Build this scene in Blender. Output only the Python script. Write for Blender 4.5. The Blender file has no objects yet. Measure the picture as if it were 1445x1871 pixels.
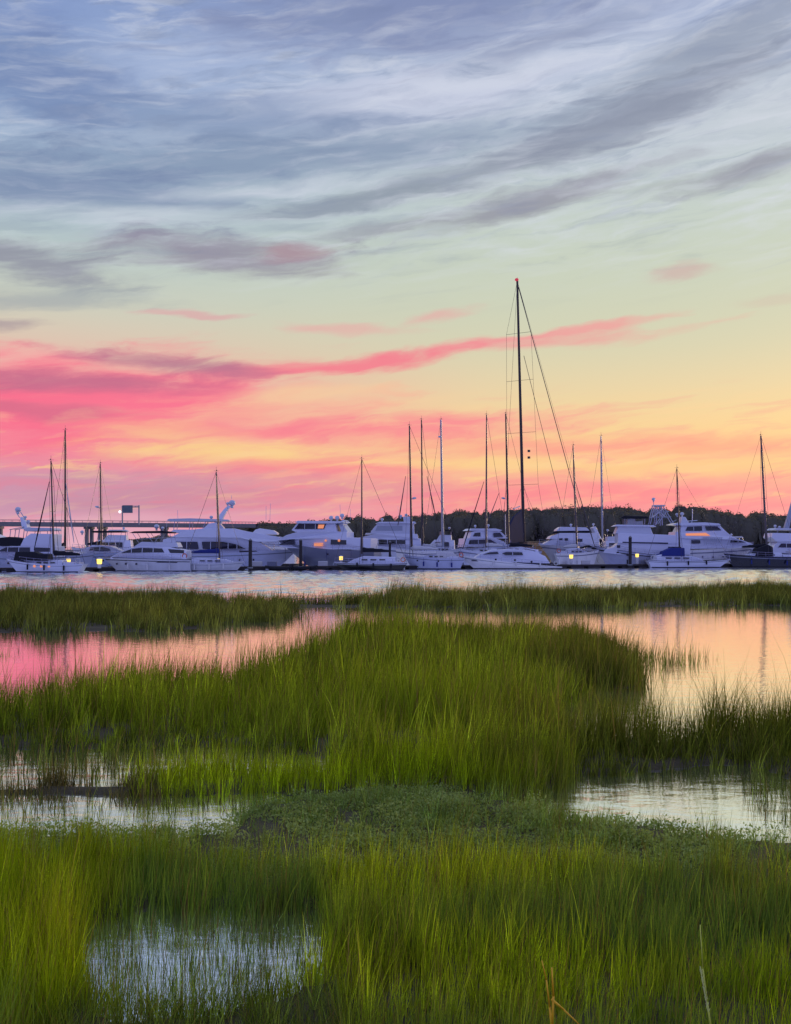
import bpy, math, random
import numpy as np
from mathutils import Vector, Matrix

R = math.radians
random.seed(11)
rng = np.random.default_rng(7)
scene = bpy.context.scene
COL = scene.collection

# ---------------------------------------------------------------- camera geometry (photo is 1445 x 1871)
F = 1819.0      # focal length in photo pixels
HZ = 998.0      # horizon row
CH = 3.5        # eye height above the water
CX = 722.5

def gpt(px, py, z=0.0):
    d = (CH - z) * F / (py - HZ)
    return ((px - CX) / F * d, d)

def lin(c):
    out = []
    for v in c[:3]:
        v = v / 255.0
        out.append(v / 12.92 if v <= 0.04045 else ((v + 0.055) / 1.055) ** 2.4)
    return tuple(out) + (1.0,)

# ---------------------------------------------------------------- tags
def tag(o, label=None, cat=None, group=None, kind=None):
    if label: o['label'] = label
    if cat: o['category'] = cat
    if group: o['group'] = group
    if kind: o['kind'] = kind
    return o

def empty(name, loc, rz=0.0):
    o = bpy.data.objects.new(name, None)
    o.empty_display_size = 0.3
    COL.objects.link(o)
    o.location = loc
    o.rotation_euler = (0, 0, rz)
    return o

# ---------------------------------------------------------------- materials
def mat(name, col, rough=0.5, metal=0.0, spec=0.5, bump=0.0, bscale=8.0, var=0.0, emit=None, es=1.0, streak=None):
    m = bpy.data.materials.new(name)
    m.use_nodes = True
    nt = m.node_tree
    p = nt.nodes['Principled BSDF']
    c = lin(col)
    p.inputs['Base Color'].default_value = c
    p.inputs['Roughness'].default_value = rough
    p.inputs['Metallic'].default_value = metal
    p.inputs['Specular IOR Level'].default_value = spec
    if var or bump:
        tc = nt.nodes.new('ShaderNodeTexCoord')
        mp = nt.nodes.new('ShaderNodeMapping')
        mp.inputs['Scale'].default_value = streak or (1, 1, 1)
        nz = nt.nodes.new('ShaderNodeTexNoise')
        nz.inputs['Scale'].default_value = bscale
        nz.inputs['Detail'].default_value = 5
        nt.links.new(tc.outputs['Object'], mp.inputs[0])
        nt.links.new(mp.outputs[0], nz.inputs['Vector'])
        if var:
            mx = nt.nodes.new('ShaderNodeMix'); mx.data_type = 'RGBA'
            mx.inputs[6].default_value = tuple(v * (1 - var) for v in c[:3]) + (1,)
            mx.inputs[7].default_value = tuple(min(1, v * (1 + var * .6)) for v in c[:3]) + (1,)
            nt.links.new(nz.outputs['Fac'], mx.inputs[0])
            nt.links.new(mx.outputs[2], p.inputs['Base Color'])
        if bump:
            b = nt.nodes.new('ShaderNodeBump')
            b.inputs['Strength'].default_value = bump
            b.inputs['Distance'].default_value = 0.05
            nt.links.new(nz.outputs['Fac'], b.inputs['Height'])
            nt.links.new(b.outputs[0], p.inputs['Normal'])
    if emit:
        p.inputs['Emission Color'].default_value = lin(emit)
        p.inputs['Emission Strength'].default_value = es
    return m

# ---------------------------------------------------------------- mesh collector
class MB:
    def __init__(s):
        s.v = []; s.f = []; s.mi = []
    def face(s, idx, mi=0):
        s.f.append(tuple(idx)); s.mi.append(mi)
    def box(s, x0, x1, y0, y1, z0, z1, mi=0):
        b = len(s.v)
        for z in (z0, z1):
            for (x, y) in ((x0, y0), (x1, y0), (x1, y1), (x0, y1)):
                s.v.append((x, y, z))
        for q in ((3, 2, 1, 0), (4, 5, 6, 7), (0, 1, 5, 4), (1, 2, 6, 5), (2, 3, 7, 6), (3, 0, 4, 7)):
            s.face([b + i for i in q], mi)
        return s
    def tube(s, p, q, r0, r1=None, n=6, mi=0):
        p = Vector(p); q = Vector(q); r1 = r0 if r1 is None else r1
        d = (q - p)
        if d.length < 1e-6: return s
        d.normalize()
        a = d.orthogonal().normalized(); c = d.cross(a)
        b = len(s.v)
        for (o, r) in ((p, r0), (q, r1)):
            for k in range(n):
                t = 2 * math.pi * k / n
                s.v.append(tuple(o + a * (r * math.cos(t)) + c * (r * math.sin(t))))
        for k in range(n):
            j = (k + 1) % n
            s.face((b + k, b + j, b + n + j, b + n + k), mi)
        s.face([b + k for k in range(n)][::-1], mi)
        s.face([b + n + k for k in range(n)], mi)
        return s
    def path(s, pts, r, n=5, mi=0):
        for i in range(len(pts) - 1):
            s.tube(pts[i], pts[i + 1], r, r, n, mi)
        return s
    def ball(s, c, rx, ry, rz, nu=10, nv=7, mi=0):
        b = len(s.v)
        s.v.append((c[0], c[1], c[2] - rz))
        for j in range(1, nv):
            ph = -math.pi / 2 + math.pi * j / nv
            for i in range(nu):
                th = 2 * math.pi * i / nu
                s.v.append((c[0] + rx * math.cos(ph) * math.cos(th), c[1] + ry * math.cos(ph) * math.sin(th), c[2] + rz * math.sin(ph)))
        s.v.append((c[0], c[1], c[2] + rz))
        top = len(s.v) - 1
        for i in range(nu):
            k = (i + 1) % nu
            s.face((b, b + 1 + k, b + 1 + i), mi)
            for j in range(nv - 2):
                s.face((b + 1 + j * nu + i, b + 1 + j * nu + k, b + 1 + (j + 1) * nu + k, b + 1 + (j + 1) * nu + i), mi)
            s.face((top, b + 1 + (nv - 2) * nu + i, b + 1 + (nv - 2) * nu + k), mi)
        return s
    def prism(s, poly, hw, hw2=None, side=0, mi=0):
        """side view polygon (x, z) given a width: hw(x, z) on both sides, or a plate from hw2 to hw on one side"""
        b = len(s.v); n = len(poly)
        if side == 0:
            for (x, z) in poly: s.v.append((x, -hw(x, z), z))
            for (x, z) in poly: s.v.append((x, hw(x, z), z))
        else:
            for (x, z) in poly: s.v.append((x, side * hw2(x, z), z))
            for (x, z) in poly: s.v.append((x, side * hw(x, z), z))
        s.face([b + i for i in range(n)], mi)
        s.face([b + n + i for i in range(n)][::-1], mi)
        for i in range(n):
            j = (i + 1) % n
            s.face((b + i, b + n + i, b + n + j, b + j), mi)
        return s
    def build(s, name, mats, parent=None, smooth=False, bevel=0.0):
        me = bpy.data.meshes.new(name)
        me.from_pydata(s.v, [], s.f)
        if not isinstance(mats, (list, tuple)): mats = [mats]
        for m in mats: me.materials.append(m)
        if len(mats) > 1: me.polygons.foreach_set('material_index', s.mi)
        if smooth: me.polygons.foreach_set('use_smooth', [True] * len(s.f))
        me.validate()
        import bmesh
        bm = bmesh.new(); bm.from_mesh(me)
        bmesh.ops.recalc_face_normals(bm, faces=bm.faces)
        bm.to_mesh(me); bm.free()
        me.update()
        o = bpy.data.objects.new(name, me)
        COL.objects.link(o)
        if parent: o.parent = parent
        if bevel:
            md = o.modifiers.new('edge', 'BEVEL'); md.width = bevel; md.segments = 2; md.limit_method = 'ANGLE'; md.angle_limit = R(35)
        return o

# ================================================================ SKY
SUN_AZ, SUN_EL = R(40), R(8)
def build_world():
    w = bpy.data.worlds.new('World'); scene.world = w; w.use_nodes = True
    nt = w.node_tree; N = nt.nodes; L = nt.links
    N.clear()
    out = N.new('ShaderNodeOutputWorld'); bg = N.new('ShaderNodeBackground')
    L.new(bg.outputs[0], out.inputs[0])
    tc = N.new('ShaderNodeTexCoord')
    sep = N.new('ShaderNodeSeparateXYZ'); L.new(tc.outputs['Generated'], sep.inputs[0])
    def math_(op, a, b=None, c=None, clamp=False):
        n = N.new('ShaderNodeMath'); n.operation = op; n.use_clamp = clamp
        for i, v in enumerate((a, b, c)):
            if v is None: continue
            if isinstance(v, (int, float)): n.inputs[i].default_value = v
            else: L.new(v, n.inputs[i])
        return n.outputs[0]
    def mrange(v, a, b, c=0.0, d=1.0, smooth=True):
        n = N.new('ShaderNodeMapRange'); n.interpolation_type = 'SMOOTHSTEP' if smooth else 'LINEAR'
        L.new(v, n.inputs[0])
        for i, q in enumerate((a, b, c, d)): n.inputs[i + 1].default_value = q
        return n.outputs[0]
    def mixc(f, a, b):
        n = N.new('ShaderNodeMix'); n.data_type = 'RGBA'
        for i, v in ((0, f), (6, a), (7, b)):
            if isinstance(v, (int, float)): n.inputs[i].default_value = v
            elif isinstance(v, tuple): n.inputs[i].default_value = v
            else: L.new(v, n.inputs[i])
        return n.outputs[2]
    deg = 180 / math.pi
    az = math_('MULTIPLY', math_('ARCTAN2', sep.outputs[0], sep.outputs[1]), deg)
    hyp = math_('SQRT', math_('ADD', math_('MULTIPLY', sep.outputs[0], sep.outputs[0]), math_('MULTIPLY', sep.outputs[1], sep.outputs[1])))
    el = math_('MULTIPLY', math_('ARCTAN2', sep.outputs[2], hyp), deg)
    comb = N.new('ShaderNodeCombineXYZ'); L.new(az, comb.inputs[0]); L.new(el, comb.inputs[1])
    uv = comb.outputs[0]
    def noise(vec, scale, rot, sc, detail=5, rough=0.55, loc=(0, 0, 0), dist=0.0):
        mp = N.new('ShaderNodeMapping'); mp.vector_type = 'TEXTURE'
        mp.inputs['Rotation'].default_value = (0, 0, R(rot)); mp.inputs['Scale'].default_value = sc; mp.inputs['Location'].default_value = loc
        L.new(vec, mp.inputs[0])
        nz = N.new('ShaderNodeTexNoise'); nz.inputs['Scale'].default_value = scale
        nz.inputs['Detail'].default_value = detail; nz.inputs['Roughness'].default_value = rough; nz.inputs['Distortion'].default_value = dist
        L.new(mp.outputs[0], nz.inputs['Vector'])
        return nz
    # domain warp
    wn = noise(uv, 1.0, 6, (7, 1.9, 1), 5, 0.55)
    sub = N.new('ShaderNodeVectorMath'); sub.operation = 'SUBTRACT'; L.new(wn.outputs['Color'], sub.inputs[0]); sub.inputs[1].default_value = (.5, .5, .5)
    mul = N.new('ShaderNodeVectorMath'); mul.operation = 'MULTIPLY'; L.new(sub.outputs[0], mul.inputs[0]); mul.inputs[1].default_value = (4.6, 1.35, 0)
    add = N.new('ShaderNodeVectorMath'); add.operation = 'ADD'; L.new(uv, add.inputs[0]); L.new(mul.outputs[0], add.inputs[1])
    wuv = add.outputs[0]
    ragged = noise(wuv, 1.0, 7, (5.5, 0.95, 1), 8, 0.60, (3, 1, 0), 0.25).outputs['Fac']
    rag = math_('MULTIPLY', math_('SUBTRACT', ragged, 0.5), 2.0)
    fine = noise(wuv, 1.0, 8, (3.6, 0.6, 1), 8, 0.6, (13, 5, 0), 0.25).outputs['Fac']
    def ramp(stops):
        n = N.new('ShaderNodeValToRGB'); cr = n.color_ramp; cr.interpolation = 'B_SPLINE'
        L.new(math_('DIVIDE', el, 90.0, clamp=True), n.inputs[0])
        pts = [(max(0, math.atan((HZ - y) / F)) * deg / 90.0, c) for (y, c) in stops]
        pts = sorted(pts, key=lambda q: q[0])
        while len(cr.elements) < len(pts): cr.elements.new(0.5)
        for i, (q, c) in enumerate(pts):
            cr.elements[i].position = q; cr.elements[i].color = lin(c)
        return n.outputs[0]
    T = lambda e: HZ - F * math.tan(R(e))
    left = ramp([(998, (240, 190, 205)), (955, (222, 160, 188)), (900, (218, 156, 180)), (850, (246, 146, 164)), (790, (255, 140, 160)), (700, (246, 170, 165)), (640, (226, 205, 182)),
                 (560, (204, 212, 196)), (450, (184, 202, 206)), (300, (160, 182, 212)), (120, (146, 168, 212)), (0, (134, 156, 205)), (T(45), (142, 165, 220)), (T(80), (140, 160, 215))])
    right = ramp([(998, (250, 150, 165)), (940, (250, 146, 160)), (890, (252, 170, 156)), (840, (254, 200, 146)), (790, (252, 214, 152)), (720, (238, 215, 170)), (640, (216, 213, 182)),
                  (540, (206, 213, 190)), (430, (200, 212, 200)), (300, (196, 208, 216)), (150, (184, 196, 218)), (0, (164, 178, 214)), (T(45), (145, 168, 220)), (T(80), (140, 160, 215))])
    base = mixc(mrange(az, -20, 9), left, right)
    # east side of the sky, behind the camera
    back = mrange(sep.outputs[1], 0.3, -0.25)
    base = mixc(back, base, mixc(mrange(el, 0, 50), lin((132, 136, 232)), lin((162, 172, 232))))
    # thin veil of high cloud over the upper sky
    veil = math_('MULTIPLY', mrange(fine, 0.42, 0.72), mrange(el, 13, 21))
    base = mixc(math_('MULTIPLY', veil, 0.68), base, lin((216, 222, 236)))
    veil2 = math_('MULTIPLY', mrange(ragged, 0.50, 0.70), mrange(el, 14.5, 22))
    base = mixc(math_('MULTIPLY', veil2, 0.5), base, lin((124, 138, 172)))
    low = math_('MULTIPLY', mrange(ragged, 0.52, 0.70), mrange(el, 7.5, 4.5))
    base = mixc(math_('MULTIPLY', low, 0.6), base, lin((255, 132, 152)))
    low2 = math_('MULTIPLY', mrange(fine, 0.52, 0.68), math_('MULTIPLY', mrange(el, 7.5, 5.5), mrange(el, 1.5, 3.5)))
    base = mixc(math_('MULTIPLY', low2, 0.7), base, lin((255, 214, 150)))
    cur = base
    S = [  # cx, cy, half length, half thickness, tilt, colour, opacity
        (750, 180, 330, 34, 4, (208, 213, 234), .75), (1330, 215, 260, 40, 12, (202, 210, 220), .6), (330, 110, 260, 42, 8, (172, 188, 222), .7),
        (1120, 20, 300, 30, 8, (180, 190, 218), .5), (420, 395, 330, 20, 3, (190, 205, 214), .6), (250, 245, 260, 16, 6, (176, 192, 216), .6),
        (740, 22, 420, 46, 4, (122, 134, 176), .75), (60, 140, 210, 52, -8, (108, 130, 178), .75), (20, 30, 120, 20, 10, (120, 140, 190), .5), (420, 215, 300, 26, 3, (128, 148, 186), .65),
        (520, 285, 560, 32, 5, (118, 138, 172), .65), (130, 345, 330, 36, 2, (116, 134, 174), .7), (250, 395, 240, 12, 3, (204, 214, 224), .7), (520, 340, 260, 9, 6, (200, 210, 222), .6), (900, 140, 260, 12, 9, (212, 218, 234), .6), (1150, 215, 330, 28, 15, (132, 140, 164), .75),
        (1330, 70, 240, 30, 17, (138, 148, 168), .6), (1000, 75, 200, 14, 12, (136, 146, 178), .5), (830, 325, 420, 16, 11, (140, 148, 168), .6), (610, 372, 260, 13, 8, (140, 152, 168), .5),
        (960, 372, 230, 17, 12, (140, 138, 158), .75), (700, 415, 120, 10, 8, (150, 152, 168), .6), (1385, 306, 130, 15, 12, (142, 144, 162), .8), (1200, 345, 100, 9, 10, (170, 178, 180), .5),
        (390, 466, 230, 24, -1, (140, 128, 154), .75), (60, 478, 170, 22, -6, (140, 140, 160), .8), (520, 462, 60, 10, 6, (176, 132, 148), .6), (70, 545, 210, 14, 4, (156, 164, 174), .6), (5, 592, 60, 9, 3, (160, 140, 155), .6),
        (1265, 492, 60, 9, 5, (208, 168, 168), .6), (1400, 548, 60, 6, 3, (210, 190, 175), .4),
        (360, 575, 90, 5, 2, (226, 168, 172), .7), (640, 602, 110, 8, -2, (236, 172, 170), .6), (800, 582, 70, 8, 12, (236, 168, 168), .6), (1050, 606, 150, 7, 9, (244, 156, 158), .8),
        (940, 632, 300, 9, 4, (240, 165, 162), .7), (60, 655, 130, 14, 5, (252, 180, 175), .6), (620, 668, 320, 11, 6, (250, 122, 144), .9),
        (110, 742, 430, 60, 3, (255, 112, 146), 1.0), (300, 735, 200, 24, 8, (255, 118, 148), .9), (330, 668, 190, 12, -4, (182, 118, 146), .8), (120, 700, 260, 13, 1, (188, 108, 142), .75), (60, 752, 160, 9, 0, (206, 108, 140), .6),
        (560, 722, 160, 14, 4, (248, 208, 165), .8), (520, 755, 240, 14, 2, (252, 190, 160), .6), (330, 795, 170, 15, -3, (254, 196, 150), .8), (430, 826, 230, 16, 0, (255, 214, 146), .9), (760, 780, 330, 16, 2, (255, 132, 150), .85),
        (640, 852, 300, 14, 1, (255, 130, 150), .8), (900, 846, 300, 11, 0, (255, 214, 148), .85), (1010, 812, 260, 12, 0, (255, 150, 145), .7), (1330, 818, 220, 10, 0, (255, 160, 140), .6),
        (1280, 856, 260, 12, 0, (253, 204, 146), .8), (90, 905, 330, 40, 1, (200, 150, 178), .7), (330, 900, 230, 26, 3, (206, 146, 168), .7), (1080, 902, 330, 15, 0, (255, 132, 150), .7), (560, 902, 260, 14, 2, (226, 136, 160), .7), (160, 955, 260, 14, 0, (238, 180, 195), .6),
    ]
    for (cx, cy, hl, ht, tilt, c, op) in S:
        a0 = math.atan((cx - CX) / F) * deg
        e0 = math.atan((HZ - cy) / math.hypot(F, cx - CX)) * deg
        k = deg / F
        mp = N.new('ShaderNodeMapping'); mp.vector_type = 'TEXTURE'
        mp.inputs['Location'].default_value = (a0, e0, 0); mp.inputs['Rotation'].default_value = (0, 0, R(tilt))
        mp.inputs['Scale'].default_value = (hl * k * 1.15, ht * k * 1.6, 1)
        L.new(wuv, mp.inputs[0])
        ln = N.new('ShaderNodeVectorMath'); ln.operation = 'LENGTH'; L.new(mp.outputs[0], ln.inputs[0])
        v = math_('ADD', ln.outputs['Value'], rag)
        f = mrange(v, 1.25, 0.15, 0.0, op)
        cur = mixc(f, cur, lin(c))
    tex = noise(wuv, 1.0, 6, (6.5, 0.75, 1), 6, 0.55, (31, 9, 0), 0.3).outputs['Fac']
    lowm = math_('MULTIPLY', mrange(el, 9.5, 7.0), math_('MULTIPLY', mrange(el, 0.8, 2.4), mrange(sep.outputs[1], .5, .8)))
    him = mrange(el, 12.5, 17)
    cur = mixc(math_('MULTIPLY', math_('MULTIPLY', mrange(tex, .50, .70), lowm), .38), cur, lin((255, 212, 160)))
    cur = mixc(math_('MULTIPLY', math_('MULTIPLY', mrange(tex, .50, .32), lowm), .30), cur, lin((248, 122, 150)))
    cur = mixc(math_('MULTIPLY', math_('MULTIPLY', mrange(tex, .52, .74), him), .30), cur, lin((224, 229, 240)))
    cur = mixc(math_('MULTIPLY', math_('MULTIPLY', mrange(tex, .48, .30), him), .2), cur, lin((112, 126, 164)))
    sky = N.new('ShaderNodeTexSky'); sky.sky_type = 'NISHITA'; sky.sun_disc = False
    sky.sun_elevation = SUN_EL; sky.sun_rotation = SUN_AZ; sky.air_density = 1.4; sky.dust_density = 2.0
    ns = N.new('ShaderNodeVectorMath'); ns.operation = 'SCALE'; L.new(sky.outputs[0], ns.inputs[0]); ns.inputs['Scale'].default_value = 0.09
    cur = mixc(0.07, cur, ns.outputs[0])
    # below the horizon
    cur = mixc(mrange(el, -0.2, -3.0), cur, lin((120, 120, 130)))
    L.new(cur, bg.inputs[0]); bg.inputs[1].default_value = 1.0
    w.cycles.sampling_method = 'MANUAL'; w.cycles.sample_map_resolution = 512
build_world()

sun = bpy.data.lights.new('sun', 'SUN'); sun.energy = 1.3; sun.angle = R(14); sun.color = (1.0, 0.72, 0.45)
so = bpy.data.objects.new('sun', sun); COL.objects.link(so)
so.rotation_euler = (R(90) - SUN_EL, 0, -SUN_AZ + math.pi)
so.rotation_euler = Vector((math.sin(SUN_AZ) * math.cos(SUN_EL), math.cos(SUN_AZ) * math.cos(SUN_EL), math.sin(SUN_EL))).to_track_quat('Z', 'Y').to_euler()
so.location = (60, 60, 60)

# ---------------------------------------------------------------- camera
cam = bpy.data.cameras.new('camera'); co = bpy.data.objects.new('camera', cam); COL.objects.link(co)
cam.sensor_fit = 'VERTICAL'; cam.sensor_height = 36.0; cam.sensor_width = 24.0
cam.lens = 36.0 * F / 1871.0
cam.shift_y = (HZ - 1871 / 2) / 1871.0
cam.clip_start = 0.1; cam.clip_end = 12000
co.location = (0, 0, CH); co.rotation_euler = (R(90), 0, 0)
scene.camera = co
scene.view_settings.view_transform = 'Standard'; scene.view_settings.look = 'None'
scene.view_settings.gamma = 1.0; scene.view_settings.exposure = 0.0
scene.cycles.max_bounces = 5; scene.cycles.diffuse_bounces = 2; scene.cycles.transparent_max_bounces = 6

# ================================================================ noise fields
def vnoise(x, y, s, seed=0):
    """smooth value noise in 0..1 over world metres, cell size s"""
    x = np.asarray(x) / s; y = np.asarray(y) / s
    xi = np.floor(x).astype(np.int64); yi = np.floor(y).astype(np.int64)
    fx = x - xi; fy = y - yi
    fx = fx * fx * (3 - 2 * fx); fy = fy * fy * (3 - 2 * fy)
    def h(a, b):
        n = (a * 374761393 + b * 668265263 + seed * 1442695041) & 0x7fffffff
        n = ((n ^ (n >> 13)) * 1274126177) & 0x7fffffff
        return ((n ^ (n >> 16)) & 0xffff) / 65535.0
    return (h(xi, yi) * (1 - fx) + h(xi + 1, yi) * fx) * (1 - fy) + (h(xi, yi + 1) * (1 - fx) + h(xi + 1, yi + 1) * fx) * fy

def inpoly(x, y, poly):
    r = np.zeros(len(x), bool); n = len(poly)
    for i in range(n):
        x0, y0 = poly[i]; x1, y1 = poly[(i + 1) % n]
        if y0 == y1: continue
        c = ((y0 > y) != (y1 > y)) & (x < (x1 - x0) * (y - y0) / (y1 - y0) + x0)
        r ^= c
    return r

def to_px(x, y):
    return CX + x / y * F, HZ + CH * F / y

# marsh patches as ground outlines seen in the photograph: (px, py) of the ground
PATCH = {
 'far': [(-420, 1094), (0, 1090), (380, 1093), (430, 1101.5), (700, 1101.5), (745, 1086), (900, 1088), (1200, 1085), (1445, 1079), (1900, 1079),
         (1900, 1107), (1445, 1107), (1150, 1110), (900, 1112), (640, 1112), (520, 1114), (550, 1131), (400, 1144), (250, 1156), (0, 1158), (-420, 1160)],
 'mid': [(-400, 1312), (0, 1300), (200, 1276), (350, 1258), (450, 1240), (520, 1220), (600, 1188), (650, 1172), (800, 1170), (1050, 1172), (1120, 1200), (1162, 1235),
         (1164, 1262), (1070, 1270), (1050, 1330), (1060, 1398), (900, 1412), (600, 1420), (560, 1384), (300, 1372), (-400, 1372)],
 'right': [(1030, 1362), (1160, 1356), (1445, 1352), (2100, 1352), (2100, 1470), (1500, 1465), (1400, 1412), (1250, 1411), (1090, 1416), (1040, 1404)],
 'bright': [(250, 1440), (330, 1420), (560, 1420), (700, 1405), (1060, 1395), (1065, 1436), (1000, 1450), (500, 1453), (300, 1453)],
 'bank': [(-400, 1434), (300, 1430), (400, 1452), (-400, 1464)],
 'cover': [(440, 1478), (560, 1457), (1000, 1454), (1062, 1488), (1130, 1500), (1300, 1526), (1500, 1536), (2400, 1540), (2400, 1650), (-600, 1650), (-600, 1520), (440, 1520)],
 'fore': [(-900, 1588), (450, 1588), (600, 1606), (1050, 1600), (1300, 1622), (2400, 1640), (3600, 2600), (-2600, 2600)],
 'pool': [(120, 1705), (250, 1668), (450, 1676), (580, 1668), (600, 1750), (540, 1812), (420, 1838), (200, 1842), (150, 1800)],
 'poolfront': [(130, 1850), (600, 1826), (640, 2000), (700, 2700), (-300, 2700), (0, 2000)],
}
def inside(name, x, y, rag=0.35):
    px, py = to_px(x, y)
    s = np.clip(y / 20.0, 0.25, 3.0)
    wx = (vnoise(x, y, 1.1, 3) - .5) * 2 + (vnoise(x, y, 3.3, 4) - .5) * 2
    wy = (vnoise(x, y, 1.0, 5) - .5) * 2 + (vnoise(x, y, 3.1, 6) - .5) * 2
    xx = x + wx * rag * s; yy = np.maximum(y + wy * rag * s * 1.2, 0.5)
    px, py = to_px(xx, yy)
    return inpoly(px, py, PATCH[name])

# ---------------------------------------------------------------- ground sheet
def land_mask(x, y):
    acc = np.zeros(len(x))
    offs = [(0, 0), (.35, 0), (-.35, 0), (0, .35), (0, -.35)]
    for ox, oy in offs:
        s = np.clip(y / 18.0, .6, 4)
        a = x + ox * s; b = np.maximum(y + oy * s, 1.0)
        m = np.zeros(len(x), bool)
        for k in ('far', 'mid', 'right', 'bright', 'bank', 'cover', 'fore'):
            m |= inside(k, a, b)
        m &= ~inside('pool', a, b, .15)
        acc += m
    return acc / len(offs)

ys = np.concatenate([np.linspace(-12, 3, 12), np.geomspace(3.2, 100, 300), np.geomspace(112, 9000, 26)])
ts = np.linspace(-1, 1, 221)
ys2, ts2 = np.meshgrid(ys, ts, indexing='ij')
gx = ts2 * (np.maximum(ys2, 0) * 0.66 + 6); gy = ys2
fx_, fy_ = gx.ravel(), gy.ravel()
m = land_mask(fx_, np.maximum(fy_, 1.2))
m[fy_ < 3.5] = 1.0
m[fy_ > 95] = 0
gz = -0.34 + 0.40 * m + (vnoise(fx_, fy_, .5, 8) - .5) * .05 + (vnoise(fx_, fy_, 2.2, 9) - .5) * .05
def height(x, y):
    return np.where(True, -0.05 + 0 * x, 0)
nY, nT = gx.shape
verts = np.stack([fx_, fy_, gz], 1)
idx = np.arange(nY * nT).reshape(nY, nT)
quads = np.stack([idx[:-1, :-1], idx[:-1, 1:], idx[1:, 1:], idx[1:, :-1]], -1).reshape(-1, 4)

def np_mesh(name, verts, quads, mats, parent=None, smooth=False, attr=None, mi=None):
    me = bpy.data.meshes.new(name)
    me.vertices.add(len(verts)); me.vertices.foreach_set('co', np.asarray(verts, np.float32).ravel())
    k = quads.shape[1]
    me.loops.add(len(quads) * k); me.loops.foreach_set('vertex_index', quads.astype(np.int32).ravel())
    me.polygons.add(len(quads)); me.polygons.foreach_set('loop_start', np.arange(0, len(quads) * k, k, dtype=np.int32))
    try: me.polygons.foreach_set('loop_total', np.full(len(quads), k, dtype=np.int32))
    except Exception: pass
    if smooth: me.polygons.foreach_set('use_smooth', np.ones(len(quads), bool))
    for mm in (mats if isinstance(mats, (list, tuple)) else [mats]): me.materials.append(mm)
    me.update(calc_edges=True)
    if attr is not None:
        a = me.attributes.new('tint', 'FLOAT_COLOR', 'POINT')
        a.data.foreach_set('color', np.concatenate([attr, np.ones((len(attr), 1))], 1).astype(np.float32).ravel())
    o = bpy.data.objects.new(name, me); COL.objects.link(o)
    if parent: o.parent = parent
    return o

mud = mat('wet mud', (70, 60, 36), rough=0.85, bump=0.6, bscale=14, var=0.5)
ground = np_mesh('ground', verts, quads, mud, smooth=True)
tag(ground, kind='structure')

# ---------------------------------------------------------------- water
def water_material():
    m = bpy.data.materials.new('tidal water'); m.use_nodes = True
    nt = m.node_tree; N = nt.nodes; L = nt.links
    N.clear()
    out = N.new('ShaderNodeOutputMaterial')
    g = N.new('ShaderNodeBsdfGlossy'); d = N.new('ShaderNodeBsdfDiffuse'); mx = N.new('ShaderNodeMixShader')
    d.inputs[0].default_value = lin((140, 142, 140))
    geo = N.new('ShaderNodeNewGeometry'); sp = N.new('ShaderNodeSeparateXYZ'); L.new(geo.outputs['Position'], sp.inputs[0])
    river = N.new('ShaderNodeMapRange'); river.inputs[1].default_value = 62; river.inputs[2].default_value = 84; L.new(sp.outputs[1], river.inputs[0])
    def nz(scale, sc, detail=3):
        mp = N.new('ShaderNodeMapping'); mp.inputs['Scale'].default_value = sc; L.new(geo.outputs['Position'], mp.inputs[0])
        n = N.new('ShaderNodeTexNoise'); n.inputs['Scale'].default_value = scale; n.inputs['Detail'].default_value = detail
        L.new(mp.outputs[0], n.inputs['Vector']); return n.outputs['Fac']
    b1 = N.new('ShaderNodeBump'); b1.inputs['Distance'].default_value = 0.10
    near_ = N.new('ShaderNodeMapRange'); near_.inputs[1].default_value = 12; near_.inputs[2].default_value = 24; near_.inputs[3].default_value = .12; near_.inputs[4].default_value = .075
    L.new(sp.outputs[1], near_.inputs[0]); L.new(near_.outputs[0], b1.inputs['Strength'])
    L.new(nz(1.6, (1.1, 1.9, 1), 4), b1.inputs['Height'])
    b2 = N.new('ShaderNodeBump'); b2.inputs['Distance'].default_value = 0.10
    st = N.new('ShaderNodeMath'); st.operation = 'MULTIPLY'; L.new(river.outputs[0], st.inputs[0]); st.inputs[1].default_value = 0.25
    L.new(st.outputs[0], b2.inputs['Strength']); L.new(nz(2.2, (1, 1.6, 1), 3), b2.inputs['Height']); L.new(b1.outputs[0], b2.inputs['Normal'])
    L.new(b2.outputs[0], g.inputs['Normal'])
    rr = N.new('ShaderNodeMapRange'); L.new(river.outputs[0], rr.inputs[0]); rr.inputs[3].default_value = 0.045; rr.inputs[4].default_value = 0.14
    L.new(rr.outputs[0], g.inputs['Roughness'])
    fr = N.new('ShaderNodeFresnel'); fr.inputs[0].default_value = 6.0; L.new(b1.outputs[0], fr.inputs['Normal'])
    L.new(d.outputs[0], mx.inputs[1]); L.new(g.outputs[0], mx.inputs[2])
    g.inputs[0].default_value = (1, 1, 1, 1)
    fm_ = N.new('ShaderNodeMath'); fm_.operation = 'MAXIMUM'; fm_.inputs[1].default_value = .95; L.new(fr.outputs[0], fm_.inputs[0]); L.new(fm_.outputs[0], mx.inputs[0])
    L.new(mx.outputs[0], out.inputs[0])
    return m
wy = np.concatenate([[-40, 0, 20, 40, 52], np.arange(58, 150, .3), [170, 250, 600, 9000]])
wx = np.concatenate([[-9000, -500, -120], np.arange(-72, 72.1, .36), [120, 500, 9000]])
WY, WX = np.meshgrid(wy, wx, indexing='ij')
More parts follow.
